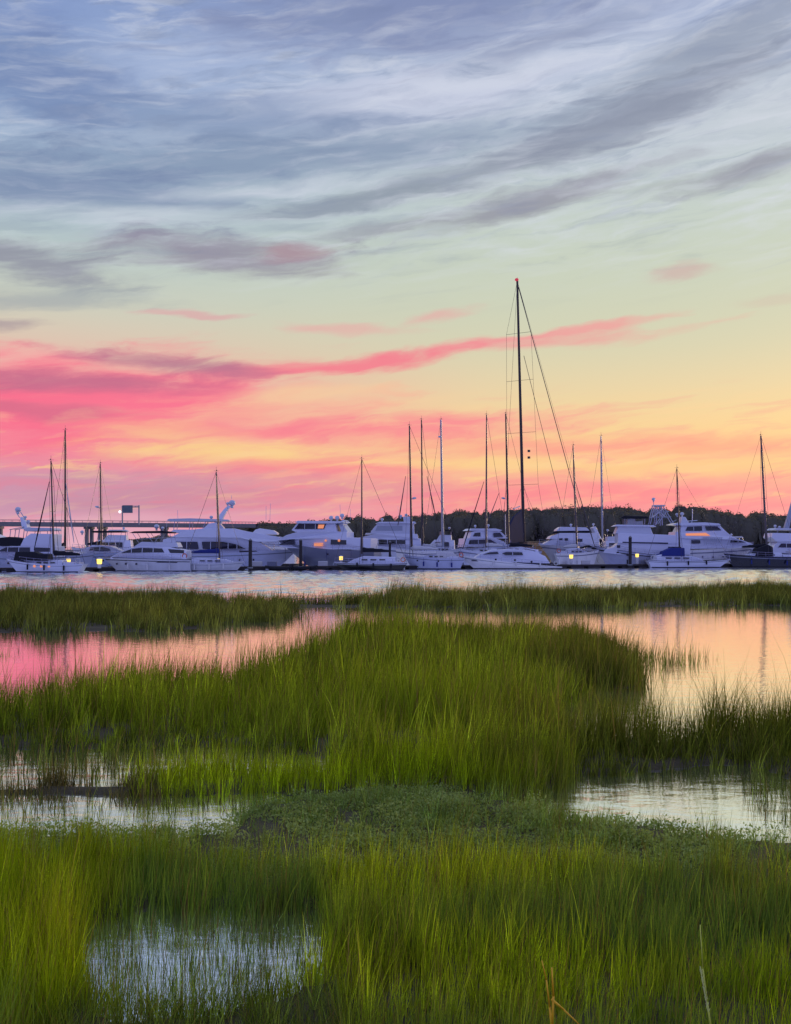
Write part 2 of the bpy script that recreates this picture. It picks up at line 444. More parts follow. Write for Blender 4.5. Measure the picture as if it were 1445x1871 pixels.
def ripples(x, y):
    z = 0 * x
    for (L_, a, amp) in ((2.9, 12, .018), (2.1, -31, .016), (1.55, 38, .013), (1.3, -8, .013), (1.15, 63, .008), (4.6, -60, .014)):
        k_ = 2 * np.pi / L_; c_, s_ = math.cos(R(a)), math.sin(R(a))
        z = z + amp * np.sin(k_ * (x * s_ + y * c_) + 5 * vnoise(x, y, 5.0, int(a) + 90))
    return z * 1.5 * (0.6 + 0.8 * vnoise(x, y, 9.0, 77))
fade = np.clip((WY - 60) / 16, 0, 1) * np.clip((149 - WY) / 3, 0, 1) * np.clip((71 - np.abs(WX)) / 4, 0, 1)
WZ = (ripples(WX.ravel(), WY.ravel()).reshape(WX.shape)) * fade
widx = np.arange(WX.size).reshape(WX.shape)
wq = np.stack([widx[:-1, :-1], widx[:-1, 1:], widx[1:, 1:], widx[1:, :-1]], -1).reshape(-1, 4)
water = np_mesh('water', np.stack([WX.ravel(), WY.ravel(), WZ.ravel()], 1), wq, water_material(), smooth=True); tag(water, kind='structure')

# ---------------------------------------------------------------- grass
def grass_material(name, trans=0.30, rough=0.5):
    m = bpy.data.materials.new(name); m.use_nodes = True
    nt = m.node_tree; N = nt.nodes; L = nt.links
    N.clear()
    out = N.new('ShaderNodeOutputMaterial')
    at = N.new('ShaderNodeAttribute'); at.attribute_name = 'tint'
    d = N.new('ShaderNodeBsdfDiffuse'); t = N.new('ShaderNodeBsdfTranslucent'); g = N.new('ShaderNodeBsdfGlossy')
    g.inputs['Roughness'].default_value = 0.45; g.inputs[0].default_value = (1, 1, 1, 1)
    m1 = N.new('ShaderNodeMixShader'); m1.inputs[0].default_value = trans
    m2 = N.new('ShaderNodeMixShader'); m2.inputs[0].default_value = 0.008
    tm = N.new('ShaderNodeMix'); tm.data_type = 'RGBA'; tm.blend_type = 'MULTIPLY'; tm.inputs[0].default_value = 1
    tm.inputs[7].default_value = (1.3, 1.2, 0.5, 1)
    L.new(at.outputs['Color'], tm.inputs[6]); L.new(at.outputs['Color'], d.inputs[0]); L.new(tm.outputs[2], t.inputs[0])
    L.new(d.outputs[0], m1.inputs[1]); L.new(t.outputs[0], m1.inputs[2])
    L.new(m1.outputs[0], m2.inputs[1]); L.new(g.outputs[0], m2.inputs[2])
    L.new(m2.outputs[0], out.inputs[0])
    return m
GRASS = grass_material('marsh grass')

def make_blades(x, y, z, h, w, col, segs=3, lean=0.16, curve=0.25, wind=0.05, out=(0, 0)):
    n = len(x)
    th = rng.uniform(0, 2 * np.pi, n)
    ln = np.abs(rng.normal(0, lean, n)); cv = np.abs(rng.normal(0, curve, n))
    ph = rng.uniform(0, np.pi, n)
    t = np.linspace(0, 1, segs + 1)[None, :]
    off = (ln[:, None] * t + cv[:, None] * t ** 2.2) * h[:, None]
    lx = np.broadcast_to(out[0], n)[:, None] * t * h[:, None]; ly = np.broadcast_to(out[1], n)[:, None] * t * h[:, None]
    X = x[:, None] + lx + np.cos(th)[:, None] * off + wind * t ** 2 * h[:, None]
    Y = y[:, None] + ly + np.sin(th)[:, None] * off
    Z = z[:, None] + h[:, None] * (t - 0.35 * np.minimum(cv, 1.2)[:, None] * t ** 2.2)
    ww = w[:, None] * np.maximum(0.06, (1 - t ** 1.6)) * 0.5
    wx = np.cos(ph)[:, None] * ww; wy = np.sin(ph)[:, None] * ww
    P = np.stack([np.stack([X - wx, Y - wy, Z], -1), np.stack([X + wx, Y + wy, Z], -1)], 2)  # n, segs+1, 2, 3
    V = P.reshape(-1, 3)
    k = (segs + 1) * 2
    base = np.arange(n)[:, None, None] * k
    s = np.arange(segs)[None, :, None] * 2
    q = np.array([0, 1, 3, 2])[None, None, :]
    Q = (base + s + q).reshape(-1, 4)
    C = np.repeat(col, k, axis=0)
    return V, Q, C

def scatter(name, dens, ylo, yhi, xlim=None):
    """random ground points inside a patch, dens per square metre"""
    wd = 0.46 * yhi + 1.5
    area = (yhi - ylo) * 2 * wd
    n = int(area * dens)
    x = rng.uniform(-wd, wd, n); y = rng.uniform(ylo, yhi, n)
    k = np.abs(x) < 0.46 * y + 1.5
    x = x[k]; y = y[k]
    k = inside(name, x, y) if isinstance(name, str) else inpoly(*to_px(x, y), name)
    return x[k], y[k]

def mixcol(a, b, t):
    a = np.array(lin(a)[:3]); b = np.array(lin(b)[:3])
    return a[None, :] * (1 - t[:, None]) + b[None, :] * t[:, None]

def grass_patch(oname, pts, hmean, width, ca, cb, label, cat='grass', tan=0.05, tancol=(150, 128, 70), hvar=0.22, segs=3, lean=0.14, curve=0.22, clump=1.0, keep=None, zoff=-0.04, extra=None, hfield=None, per=14, tuft=.028, even=False):
    x, y = pts
    if keep is not None:
        k = keep(x, y); x = x[k]; y = y[k]
    # clumping
    cl = vnoise(x, y, .45 * clump, 21) * .5 + vnoise(x, y, 1.7 * clump, 22) * .5
    k = (rng.uniform(0, 1, len(x)) < np.clip(0.55 + (cl - .4) * 1.2, .3, 1)) if even else rng.uniform(0, 1, len(x)) < np.clip(0.2 + (cl - .32) * 3.0, .1, 1)
    x = x[k]; y = y[k]; cl = cl[k]
    n = len(x)
    # blades grow in tufts: each tuft has its own height, lean and colour
    nt_ = max(1, n // per); cen = rng.integers(0, n, nt_); tid = rng.integers(0, nt_, n)
    tr_ = tuft * np.clip(y[cen] / 9.0, .6, 7)
    ox = rng.normal(0, 1, n) * tr_[tid]; oy = rng.normal(0, 1, n) * tr_[tid]
    tx = x[cen][tid]; ty = y[cen][tid]
    x = tx + ox; y = ty + oy
    th_ = rng.lognormal(0, .17, nt_)[tid] * np.clip(1.05 - .12 * (ox ** 2 + oy ** 2) / np.maximum(tr_[tid] ** 2, 1e-6), .55, 1.1)
    tc_ = np.clip(rng.lognormal(0, .40, nt_), .3, 2.4)[tid]
    thue = rng.normal(0, .22, nt_)[tid]
    hf = 1 + (vnoise(x, y, 2.6 * clump, 31) - .5) * .35 + (vnoise(x, y, .6 * clump, 32) - .5) * .5
    hm = hmean(x, y) if callable(hmean) else hmean
    h = hm * hf * th_ * np.clip(rng.normal(1, hvar, n), .4, 1.45)
    w = width(x, y) if callable(width) else width
    w = w * rng.uniform(.6, 1.25, n)
    t = np.clip(vnoise(x, y, 1.6 * clump, 41) * .6 + vnoise(x, y, 5.0 * clump, 42) * .4 + rng.normal(0, .12, n) + thue, 0, 1)
    col = mixcol(ca, cb, t) * (tc_ * np.clip(rng.lognormal(0, .38, n), .3, 2.4))[:, None]
    if extra is not None: col = extra(x, y, col)
    d = rng.uniform(0, 1, n) < tan
    col[d] = np.array(lin(tancol)[:3]) * rng.uniform(.7, 1.2, (d.sum(), 1))
    z = np.full(n, zoff)
    V, Q, C = make_blades(x, y, z, h, w, col, segs, lean, curve, out=(ox / tr_[tid] * .055, oy / tr_[tid] * .055))
    o = np_mesh(oname, V, Q, GRASS, attr=C)
    tag(o, label, cat, kind='stuff')
    return o
# ================================================================ MARSH GRASS
grass_patch('far_marsh_grass', scatter('far', 130, 38, 82), 0.84, 0.030, (82, 92, 38), (116, 122, 50),
            'olive brown belt of marsh grass along the open water', 'marsh grass', segs=2, clump=3.0, tan=.05, tancol=(110, 98, 52), hvar=.16,
            hfield=None)

def mid_h(x, y):
    h = 0.82 + 0 * x
    left = np.clip((-1.0 - x) / 2, 0, 1)
    return h * (1 - left) + left * np.where(y < 30, .26 + .58 * np.clip((y - 17.0) / 2.6, 0, 1), .82)
def mid_col(x, y, col):
    k = np.clip((vnoise(x, y, 7, 51) - .35) * 2.2, 0, 1)[:, None]
    bright = np.array(lin((156, 178, 26))[:3])[None, :] * (0.8 + 0.4 * rng.uniform(0, 1, (len(x), 1)))
    near = np.clip((24 - y) / 6, 0, 1)[:, None]
    px, py = to_px(x, y)
    rt = np.clip((px - 880 + (vnoise(x, y, 2.0, 55) - .5) * 260) / 200, 0, 1)[:, None]
    near = near * (1 - rt)
    olive = np.array(lin((84, 84, 34))[:3])[None, :] * np.clip(rng.lognormal(0, .5, (len(x), 1)), .3, 2.2)
    col = col * (1 - .75 * rt) + olive * .75 * rt
    return col * (1 - .7 * k * near) + bright * .7 * k * near
grass_patch('mid_marsh_grass', scatter('mid', 640, 14.5, 40), mid_h, lambda x, y: 0.012 + 0.0006 * (y - 14), (92, 112, 22), (150, 166, 38),
            'tall green marsh grass island between the two channels', 'marsh grass', extra=mid_col, clump=1.3, hvar=.34, tan=.12, lean=.10, curve=.15)
grass_patch('right_marsh_grass', scatter('right', 1300, 12.8, 18.8), lambda x, y: .20 + .66 * np.clip((y - 15.1) / 2.0, 0, 1), 0.011, (76, 88, 24), (112, 120, 34),
            'dark marsh grass stand behind the bright right pool', 'marsh grass', hvar=.24)
def bright_col(x, y, col):
    px, py = to_px(x, y)
    rt = np.clip((px - 860 + (vnoise(x, y, 1.5, 56) - .5) * 240) / 180, 0, 1)[:, None]
    olive = np.array(lin((92, 98, 34))[:3])[None, :] * np.clip(rng.lognormal(0, .5, (len(x), 1)), .3, 2.2)
    return col * (1 - .8 * rt) + olive * .8 * rt
grass_patch('bright_marsh_grass', scatter('bright', 1900, 13.4, 16.6), lambda x, y: 0.42 + 0.14 * np.clip((x + 2) / 3, 0, 1), 0.010, (122, 146, 12), (164, 182, 26),
            'lime green grass clump in front of the grass island', 'marsh grass', hvar=.28, tan=.08, even=True, lean=.1, curve=.12, extra=bright_col)
grass_patch('bank_grass', scatter('bank', 1700, 12.6, 15.4), 0.24, 0.010, (84, 80, 40), (104, 100, 60),
            'short brownish grass on the mud bank between pools', 'grass', hvar=.4, tan=.25)

# stems standing in open water
def emergent(oname, poly, dens, h, label, ylo, yhi, w=0.009, ca=(80, 96, 30), cb=(112, 122, 40)):
    grass_patch(oname, scatter(poly, dens, ylo, yhi), h, w, ca, cb, label, 'marsh grass', hvar=.3, lean=.08, curve=.1, zoff=-0.1, tan=.12, even=True, per=5, tuft=.045)
emergent('reed_stems', [(1150, 1192), (1235, 1200), (1300, 1204), (1290, 1214), (1220, 1226), (1160, 1240)], 60, .66, 'thin reed stems standing in the yellow channel', 26, 36, .016)
emergent('reed_stems', [(-300, 1330), (560, 1372), (560, 1400), (260, 1442), (-300, 1446)], 210, .40, 'sparse reed stems standing in the left pool', 14, 19, .015, (70, 84, 30), (104, 112, 44))
emergent('reed_stems', [(1040, 1404), (1600, 1410), (1600, 1450), (1400, 1452), (1290, 1424), (1180, 1420), (1050, 1436)], 70, .26, 'short reed stems along the back of the right pool', 13, 16.2, .014, (70, 84, 30), (100, 108, 44))
emergent('reed_stems', [(1340, 1425), (1600, 1420), (1700, 1520), (1400, 1505)], 520, .34, 'short reed stems at the end of the right pool', 11.5, 15)
emergent('reed_stems', [(-300, 1460), (480, 1456), (720, 1462), (560, 1490), (-300, 1500)], 210, .27, 'sparse reed stems in the narrow bright water strip', 12, 14.2, .014, (76, 90, 32), (110, 118, 46))
emergent('reed_stems', [(-60, 1186), (110, 1190), (112, 1203), (-60, 1204)], 26, .34, 'small reed stems in the pink channel', 30, 36, .016)
emergent('reed_stems', [(120, 1680), (620, 1680), (660, 1870), (120, 1870)], 1100, .28, 'sparse reed stems standing in the foreground pool', 7.0, 9.4, .008, (92, 116, 50), (128, 146, 70))
emergent('reed_stems', [(340, 1235), (600, 1150), (660, 1150), (560, 1210), (420, 1270)], 24, .7, 'thin reed stems at the edge of the orange water', 22, 42, .014)
emergent('reed_stems', [(1060, 1290), (1200, 1290), (1200, 1385), (1040, 1385)], 160, .66, 'reed stems joining the dark stand and the island', 16, 22, .011)
emergent('reed_stems', [(1160, 1330), (2000, 1335), (2000, 1380), (1160, 1380)], 110, .62, 'loose reed stems behind the dark right stand', 16, 19.5, .011)

def notpool(x, y): return ~inside('pool', x, y, .12) & ~inside('poolfront', x, y, .1)
def fore_h(x, y):
    px, py = to_px(x, y)
    h = 0.41 + .16 * np.clip((650 - px) / 200, 0, 1) * np.clip((1640 - py) / 40, 0, 1)
    h = np.where(py > 1760, 0.38, h)
    h = np.where((px < 150) & (py > 1640), .56, h)
    return h
def fore_col(x, y, col):
    px, py = to_px(x, y)
    lime = np.array(lin((166, 196, 14))[:3])[None, :]
    k = np.clip((560 - px + (vnoise(x, y, .8, 63) - .5) * 500) / 700, 0, 1) * .6
    k = np.maximum(k, np.clip((px - 900) / 500, 0, 1) * np.clip((py - 1700) / 100, 0, 1) * .5)
    k = (k * rng.uniform(.3, 1.2, len(x)))[:, None].clip(0, 1)
    gold = np.array(lin((150, 148, 24))[:3])[None, :]
    g = (np.clip((vnoise(x, y, .55, 61) - .66) * 5, 0, 1) * .35)[:, None]
    teal = np.array(lin((86, 122, 70))[:3])[None, :]
    tt = (np.clip((vnoise(x, y, 1.1, 62) - .58) * 4, 0, 1) * .6)[:, None]
    col = col * (1 - k) + lime * k
    col = col * (1 - tt) + teal * tt
    return col * (1 - g) + gold * g
grass_patch('foreground_grass', scatter('fore', 4300, 4.6, 11.4), fore_h, 0.0075, (112, 134, 20), (176, 192, 34),
            'fine green meadow grass filling the near bank', 'grass', keep=notpool, extra=fore_col, segs=4, lean=.09, curve=.12, hvar=.36, tan=.12, clump=.55, tuft=.035, per=10, even=True)
grass_patch('foreground_grass', scatter('poolfront', 3600, 4.6, 7.9), 0.33, 0.006, (90, 112, 34), (126, 144, 52),
            'short thin grass in front of the near pool', 'grass', segs=4, lean=.2, curve=.3, hvar=.4, tan=.1, clump=.5, keep=lambda x, y: ~inside('pool', x, y, .1), even=True)

# low leafy ground cover (glasswort and sea ox-eye)
def leafy(oname, pts, hgt, col_a, col_b, label, size=.022, per=9):
    x, y = pts
    n = len(x)
    top = hgt * (0.5 + vnoise(x, y, .5, 71)) * rng.uniform(.6, 1.2, n)
    X = np.repeat(x, per) + rng.normal(0, .05, n * per); Y = np.repeat(y, per) + rng.normal(0, .05, n * per)
    Z = np.repeat(top, per) * rng.uniform(.15, 1.0, n * per)
    m_ = n * per
    a = rng.normal(0, 1, (m_, 3)); a /= np.linalg.norm(a, axis=1, keepdims=True)
    b = rng.normal(0, 1, (m_, 3)); b -= (a * b).sum(1, keepdims=True) * a; b /= np.linalg.norm(b, axis=1, keepdims=True)
    s = size * rng.uniform(.6, 1.3, (m_, 1))
    c = np.stack([X, Y, Z], 1)
    V = np.stack([c - a * s, c + b * s * .45, c + a * s, c - b * s * .45], 1).reshape(-1, 3)
    Q = np.arange(m_ * 4).reshape(-1, 4)
    t = np.clip(np.repeat(vnoise(x, y, .6, 72), per) + rng.normal(0, .15, m_), 0, 1)
    C = np.repeat(mixcol(col_a, col_b, t), 4, axis=0)
    o = np_mesh(oname, V, Q, GRASS, attr=C)
    tag(o, label, 'ground cover', kind='stuff')
lp = scatter('cover', 420, 10.3, 14.2); lk = vnoise(lp[0], lp[1], .55, 81) * .6 + vnoise(lp[0], lp[1], .2, 82) * .4 > .44
leafy('leafy_ground_cover', (lp[0][lk], lp[1][lk]), .19, (132, 154, 80), (170, 186, 106), 'low blue green leafy plants on the mud beside the right pool')
grass_patch('cover_grass', scatter('cover', 1500, 10.3, 14.2), .27, .007, (100, 134, 56), (134, 156, 66), 'scattered thin grass blades among the low leafy plants', 'grass', tan=.15, hvar=.4, clump=.6, even=True)

# two stalks that stand out in the foreground
def stalk(name, px, py, pts, w, col, label, head=None):
    gx_, gy_ = gpt(px, py)
    root = empty(name, (gx_, gy_, 0))
    tag(root, label, 'grass stalk')
    m_ = mat(name + ' skin', col, rough=.6, var=.3, bscale=20)
    for i, chain in enumerate(pts):
        b = MB()
        for j in range(len(chain) - 1):
            f0 = 1 - j / len(chain) * .8; f1 = 1 - (j + 1) / len(chain) * .8
            b.tube(chain[j], chain[j + 1], w * f0, w * f1, 6)
        b.build('stem' if i == 0 else 'leaf', m_, root, smooth=True)
    if head:
        b = MB()
        (p, q, r) = head
        p = Vector(p); q = Vector(q)
        for k in range(34):
            t = k / 33
            c = p.lerp(q, t)
            a = k * 2.4
            b.tube(c, c + Vector((math.cos(a) * r, math.sin(a) * r, r * 2.4)), r * .42, r * .12, 4)
        b.build('seed_head', mat('pale seed head', (216, 224, 140), rough=.8), root)
    return root
def onpx(d, px, py): return Vector(((px - CX) / F * d, d, CH - (py - HZ) * d / F))
def rel(base, *pp): return [p - base for p in pp]
gb = Vector(gpt(1012, 2010) + (0,))
dd = gb.y
stalk('dead_reed', 1012, 2010, [rel(gb, gb, onpx(dd, 1010, 1900), onpx(dd, 1004, 1840), onpx(dd, 998, 1790), onpx(dd, 990, 1755)),
      rel(gb, onpx(dd, 1008, 1885), onpx(dd, 1011, 1820), onpx(dd, 1008, 1768)),
      rel(gb, onpx(dd, 1008, 1826), onpx(dd, 1030, 1845), onpx(dd, 1058, 1872))], .009, (246, 184, 30), 'bright orange dead reed leaf with a bent side blade')
gb = Vector(gpt(1300, 2030) + (0,)); dd = gb.y
stalk('seed_stalk', 1300, 2030, [rel(gb, gb, onpx(dd, 1300, 1890), onpx(dd, 1292, 1830), onpx(dd, 1284, 1770), onpx(dd, 1279, 1690))], .007, (210, 220, 90),
      'pale grass stalk carrying a whitish green seed head', head=(onpx(dd, 1294, 1850) - gb, onpx(dd, 1280, 1772) - gb, .011))

# ================================================================ FAR SHORE
def far_wood():
    prof = [(250, 982), (330, 974), (430, 960), (480, 952), (540, 950), (600, 944), (640, 940), (680, 936), (740, 938), (790, 934), (830, 928), (900, 928), (960, 925), (1010, 923),
            (1050, 919), (1075, 915), (1110, 920), (1160, 922), (1210, 921), (1250, 918), (1275, 917), (1300, 924), (1340, 930), (1380, 930), (1420, 937), (1500, 935), (1700, 930), (1950, 940)]
    xs = [p[0] for p in prof]; yy = [p[1] for p in prof]
    V = []; C = []
    CORE = MB()
    for i in range(640):
        px = random.uniform(250, 1950); row = random.choice((0, 0, 1, 2, 3))
        d = 455 + row * 9 + random.uniform(-3, 3)
        top = CH + (HZ - np.interp(px, xs, yy)) * 480 / F
        top = top * (0.80 + 0.06 * row) + random.uniform(-.7, .3)
        x = (px - CX) / F * 480
        r = random.uniform(3.4, 6.2); rz = top * random.uniform(.34, .5)
        cz = top - rz
        n = 520
        CORE.ball((x, d, cz), r * .93, r * .93, rz * .93, 10, 8)
        u = rng.normal(0, 1, (n, 3)); u /= np.linalg.norm(u, axis=1, keepdims=True)
        rad = rng.uniform(.86, 1.0, (n, 1))
        bump = 1 + .10 * np.sin(u[:, :1] * 5 + i) * np.cos(u[:, 2:3] * 4 + i * 2)
        c = np.array([x, d, cz]) + u * rad * bump * np.array([r, r, rz])
        a = rng.normal(0, 1, (n, 3)); a /= np.linalg.norm(a, axis=1, keepdims=True)
        b = rng.normal(0, 1, (n, 3)); b -= (a * b).sum(1, keepdims=True) * a; b /= np.linalg.norm(b, axis=1, keepdims=True)
        s = rng.uniform(.2, .45, (n, 1))
        V.append(np.stack([c - a * s, c + b * s * .7, c + a * s, c - b * s * .7], 1).reshape(-1, 3))
        # undergrowth and trunks below the crown
        n2 = 90
        c = np.stack([rng.normal(x, r * .7, n2), rng.normal(d, 2, n2), rng.uniform(0, max(cz, 3), n2)], 1)
        a = rng.normal(0, 1, (n2, 3)) * [.4, .4, 1.4]; b = rng.normal(0, 1, (n2, 3)) * .5
        V.append(np.stack([c - a, c + b, c + a, c - b], 1).reshape(-1, 3))
        base = np.array(lin(random.choice([(112, 108, 92), (104, 104, 96), (120, 112, 98), (108, 104, 104)]))[:3])
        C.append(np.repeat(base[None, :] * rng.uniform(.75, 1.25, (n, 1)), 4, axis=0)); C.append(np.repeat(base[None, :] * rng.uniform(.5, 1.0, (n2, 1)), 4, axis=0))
    nleaf = sum(len(v) for v in V)
    Q = np.arange(nleaf).reshape(-1, 4)
    cq = np.array([f if len(f) == 4 else (f[0], f[1], f[2], f[2]) for f in CORE.f if len(f) == 4]) + nleaf
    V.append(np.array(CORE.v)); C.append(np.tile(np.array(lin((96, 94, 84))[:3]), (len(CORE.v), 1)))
    V = np.concatenate(V); C = np.concatenate(C); Q = np.concatenate([Q, cq])
    o = np_mesh('far_woods', V, Q, GRASS, attr=C)
    tag(o, 'dark wooded shore rising behind the marina', 'woods', kind='stuff')
far_wood()
# land under the wood
lb = MB()
shore = [(-500, 444), (-160, 446), (-60, 440), (20, 436), (120, 440), (400, 436)]
pts = shore + [(500, 700), (-600, 700)]
n = len(pts)
for z, g in ((-.5, 0), (1.1, 4)):
    for (x, y) in pts: lb.v.append((x, y + g, z))
lb.face([n + i for i in range(n)])
for i in range(n): lb.face((i, (i + 1) % n, n + (i + 1) % n, n + i))
land = lb.build('hills', mat('shore soil', (70, 66, 44), rough=.9, var=.4, bscale=.2)); land.name = 'shore_land'; tag(land, kind='structure')

# ---------------------------------------------------------------- road bridge
concrete = mat('weathered concrete', (120, 116, 118), rough=.85, var=.3, bscale=.6)
def bridge():
    root = empty('road_bridge', (-60, 400, 0)); tag(root, 'long low concrete road bridge crossing the water behind the boats', 'bridge')
    def P(px, py, d): return Vector(((px - CX) / F * d + 60, d - 400, CH - (py - HZ) * d / F))
    b = MB()
    # deck runs from beyond the left edge of the picture to the wooded shore
    a0 = P(-400, 950.5, 380); a1 = P(470, 957.5, 452)
    n = 24
    for i in range(n):
        p = a0.lerp(a1, i / n); q = a0.lerp(a1, (i + 1) / n)
        b0 = len(b.v)
        for c in (p, q):
            for (oy, oz) in ((-5, -1.75), (-5.4, -.5), (-5.4, 0), (5.4, 0), (5.4, -.5), (5, -1.75)):
                b.v.append((c.x, c.y + oy, c.z + oz))
        for k in range(6):
            j = (k + 1) % 6
            b.face((b0 + k, b0 + j, b0 + 6 + j, b0 + 6 + k))
    b.build('deck', concrete, root)
    for sy in (-5.2, 5.2):
        r = MB()
        for i in range(60):
            p = a0.lerp(a1, i / 60); q = a0.lerp(a1, (i + 1) / 60)
            r.tube((p.x, p.y + sy, p.z + .85), (q.x, q.y + sy, q.z + .85), .09, n=4)
            r.tube((p.x, p.y + sy, p.z), (p.x, p.y + sy, p.z + .85), .08, n=4)
        r.build('parapet', concrete, root)
    for px in (-330, -170, -5, 163, 187, 300, 400):
        t = (px + 400) / 870
        c = a0.lerp(a1, t)
        s = MB()
        x = (px - CX) / F * (380 + 72 * t) + 60
        z = c.z - 1.75
        s.box(x - .65, x + .65, c.y - 4.2, c.y - 2.6, -1, z - .9)
        s.box(x - .65, x + .65, c.y + 2.6, c.y + 4.2, -1, z - .9)
        s.box(x - .9, x + .9, c.y - 5.0, c.y + 5.0, z - .9, z)
        s.build('pier', concrete, root)
    return a0, a1, P
a0, a1, BP = bridge()
# overhead sign standing on the bridge
steel = mat('galvanised steel', (128, 134, 142), rough=.45, metal=.3)
signm = mat('dull sign panel', (92, 104, 112), rough=.6, var=.3, bscale=1.5)
def bridge_sign():
    d = 417.0
    root = empty('road_sign', ((229 - CX) / F * d, d - 4.6, CH - (957 - HZ) * d / F)); tag(root, 'grey overhead sign board on two posts above the bridge deck', 'sign')
    k = d / F
    b = MB(); b.tube((0, 0, -.6), (0, 0, 32 * k), .3, n=8); b.build('post', steel, root)
    b = MB(); b.tube((30 * k, 0, -.6), (30 * k, 0, 33 * k), .3, n=8); b.build('post', steel, root)
    b = MB(); b.tube((0, 0, 31 * k), (30 * k, 0, 31.5 * k), .16, n=6); b.tube((0, 0, 29 * k), (30 * k, 0, 29.5 * k), .12, n=6)
    for i in range(6): b.tube((i * 5 * k, 0, (31 if i % 2 else 29) * k), ((i + 1) * 5 * k, 0, (29 if i % 2 else 31) * k), .08, n=4)
    b.build('crossbar', steel, root)
    b = MB(); b.box(.1, 19 * k, -.45, -.3, 19 * k, 33 * k); b.build('panel', signm, root)
    b = MB(); b.ball((-.9, -.5, 21 * k), .55, .3, .55); b.build('lamp', mat('white lamp glow', (255, 255, 255), emit=(255, 250, 245), es=1.6), root)
bridge_sign()
# ================================================================ MARINA
white = mat('white gelcoat', (208, 214, 236), rough=.28, var=.06, bscale=1.2)
cream = mat('off white fibreglass', (190, 196, 216), rough=.4, var=.08, bscale=2)
greyh = mat('grey hull paint', (118, 124, 146), rough=.35, var=.1, bscale=1)
paleblue = mat('pale blue hull paint', (168, 180, 214), rough=.3, var=.08, bscale=1)
navy = mat('navy hull paint', (20, 24, 46), rough=.25)
black = mat('black hull paint', (22, 22, 30), rough=.3)
boot = mat('dark bottom paint', (18, 20, 34), rough=.6)
deckm = mat('deck non skid', (150, 152, 162), rough=.7, var=.1, bscale=3)
glass = mat('tinted glass', (14, 16, 24), rough=.08, spec=.8)
bluecan = mat('blue canvas', (26, 42, 120), rough=.85, var=.2, bscale=4)
darkcan = mat('dark navy canvas', (18, 20, 34), rough=.9, var=.2, bscale=4)
whitecan = mat('white canvas', (196, 198, 206), rough=.85, var=.1, bscale=4)
alum = mat('grey mast aluminium', (84, 80, 82), rough=.4, metal=.25)
darkmast = mat('dark mast paint', (52, 46, 46), rough=.45)
palemast = mat('pale mast paint', (150, 158, 178), rough=.4)
wire = mat('rigging wire', (70, 66, 72), rough=.4, metal=.3)
chrome = mat('stainless rail', (170, 174, 186), rough=.25, metal=.8)
warm = mat('lit cabin window', (255, 170, 110), emit=(255, 150, 90), es=.55)
lampy = mat('yellow dock light', (255, 220, 120), emit=(255, 214, 92), es=1.5)
wood = mat('weathered dock timber', (74, 66, 62), rough=.9, var=.4, bscale=2)
pilem = mat('creosoted piling', (48, 44, 48), rough=.9, var=.4, bscale=3, streak=(4, 4, .5))
plast = mat('white dock plastic', (190, 192, 198), rough=.6)

def fd(px): return 6366.0 / (48.6 - 10.4 * px / 1445.0)     # distance of the front berth line

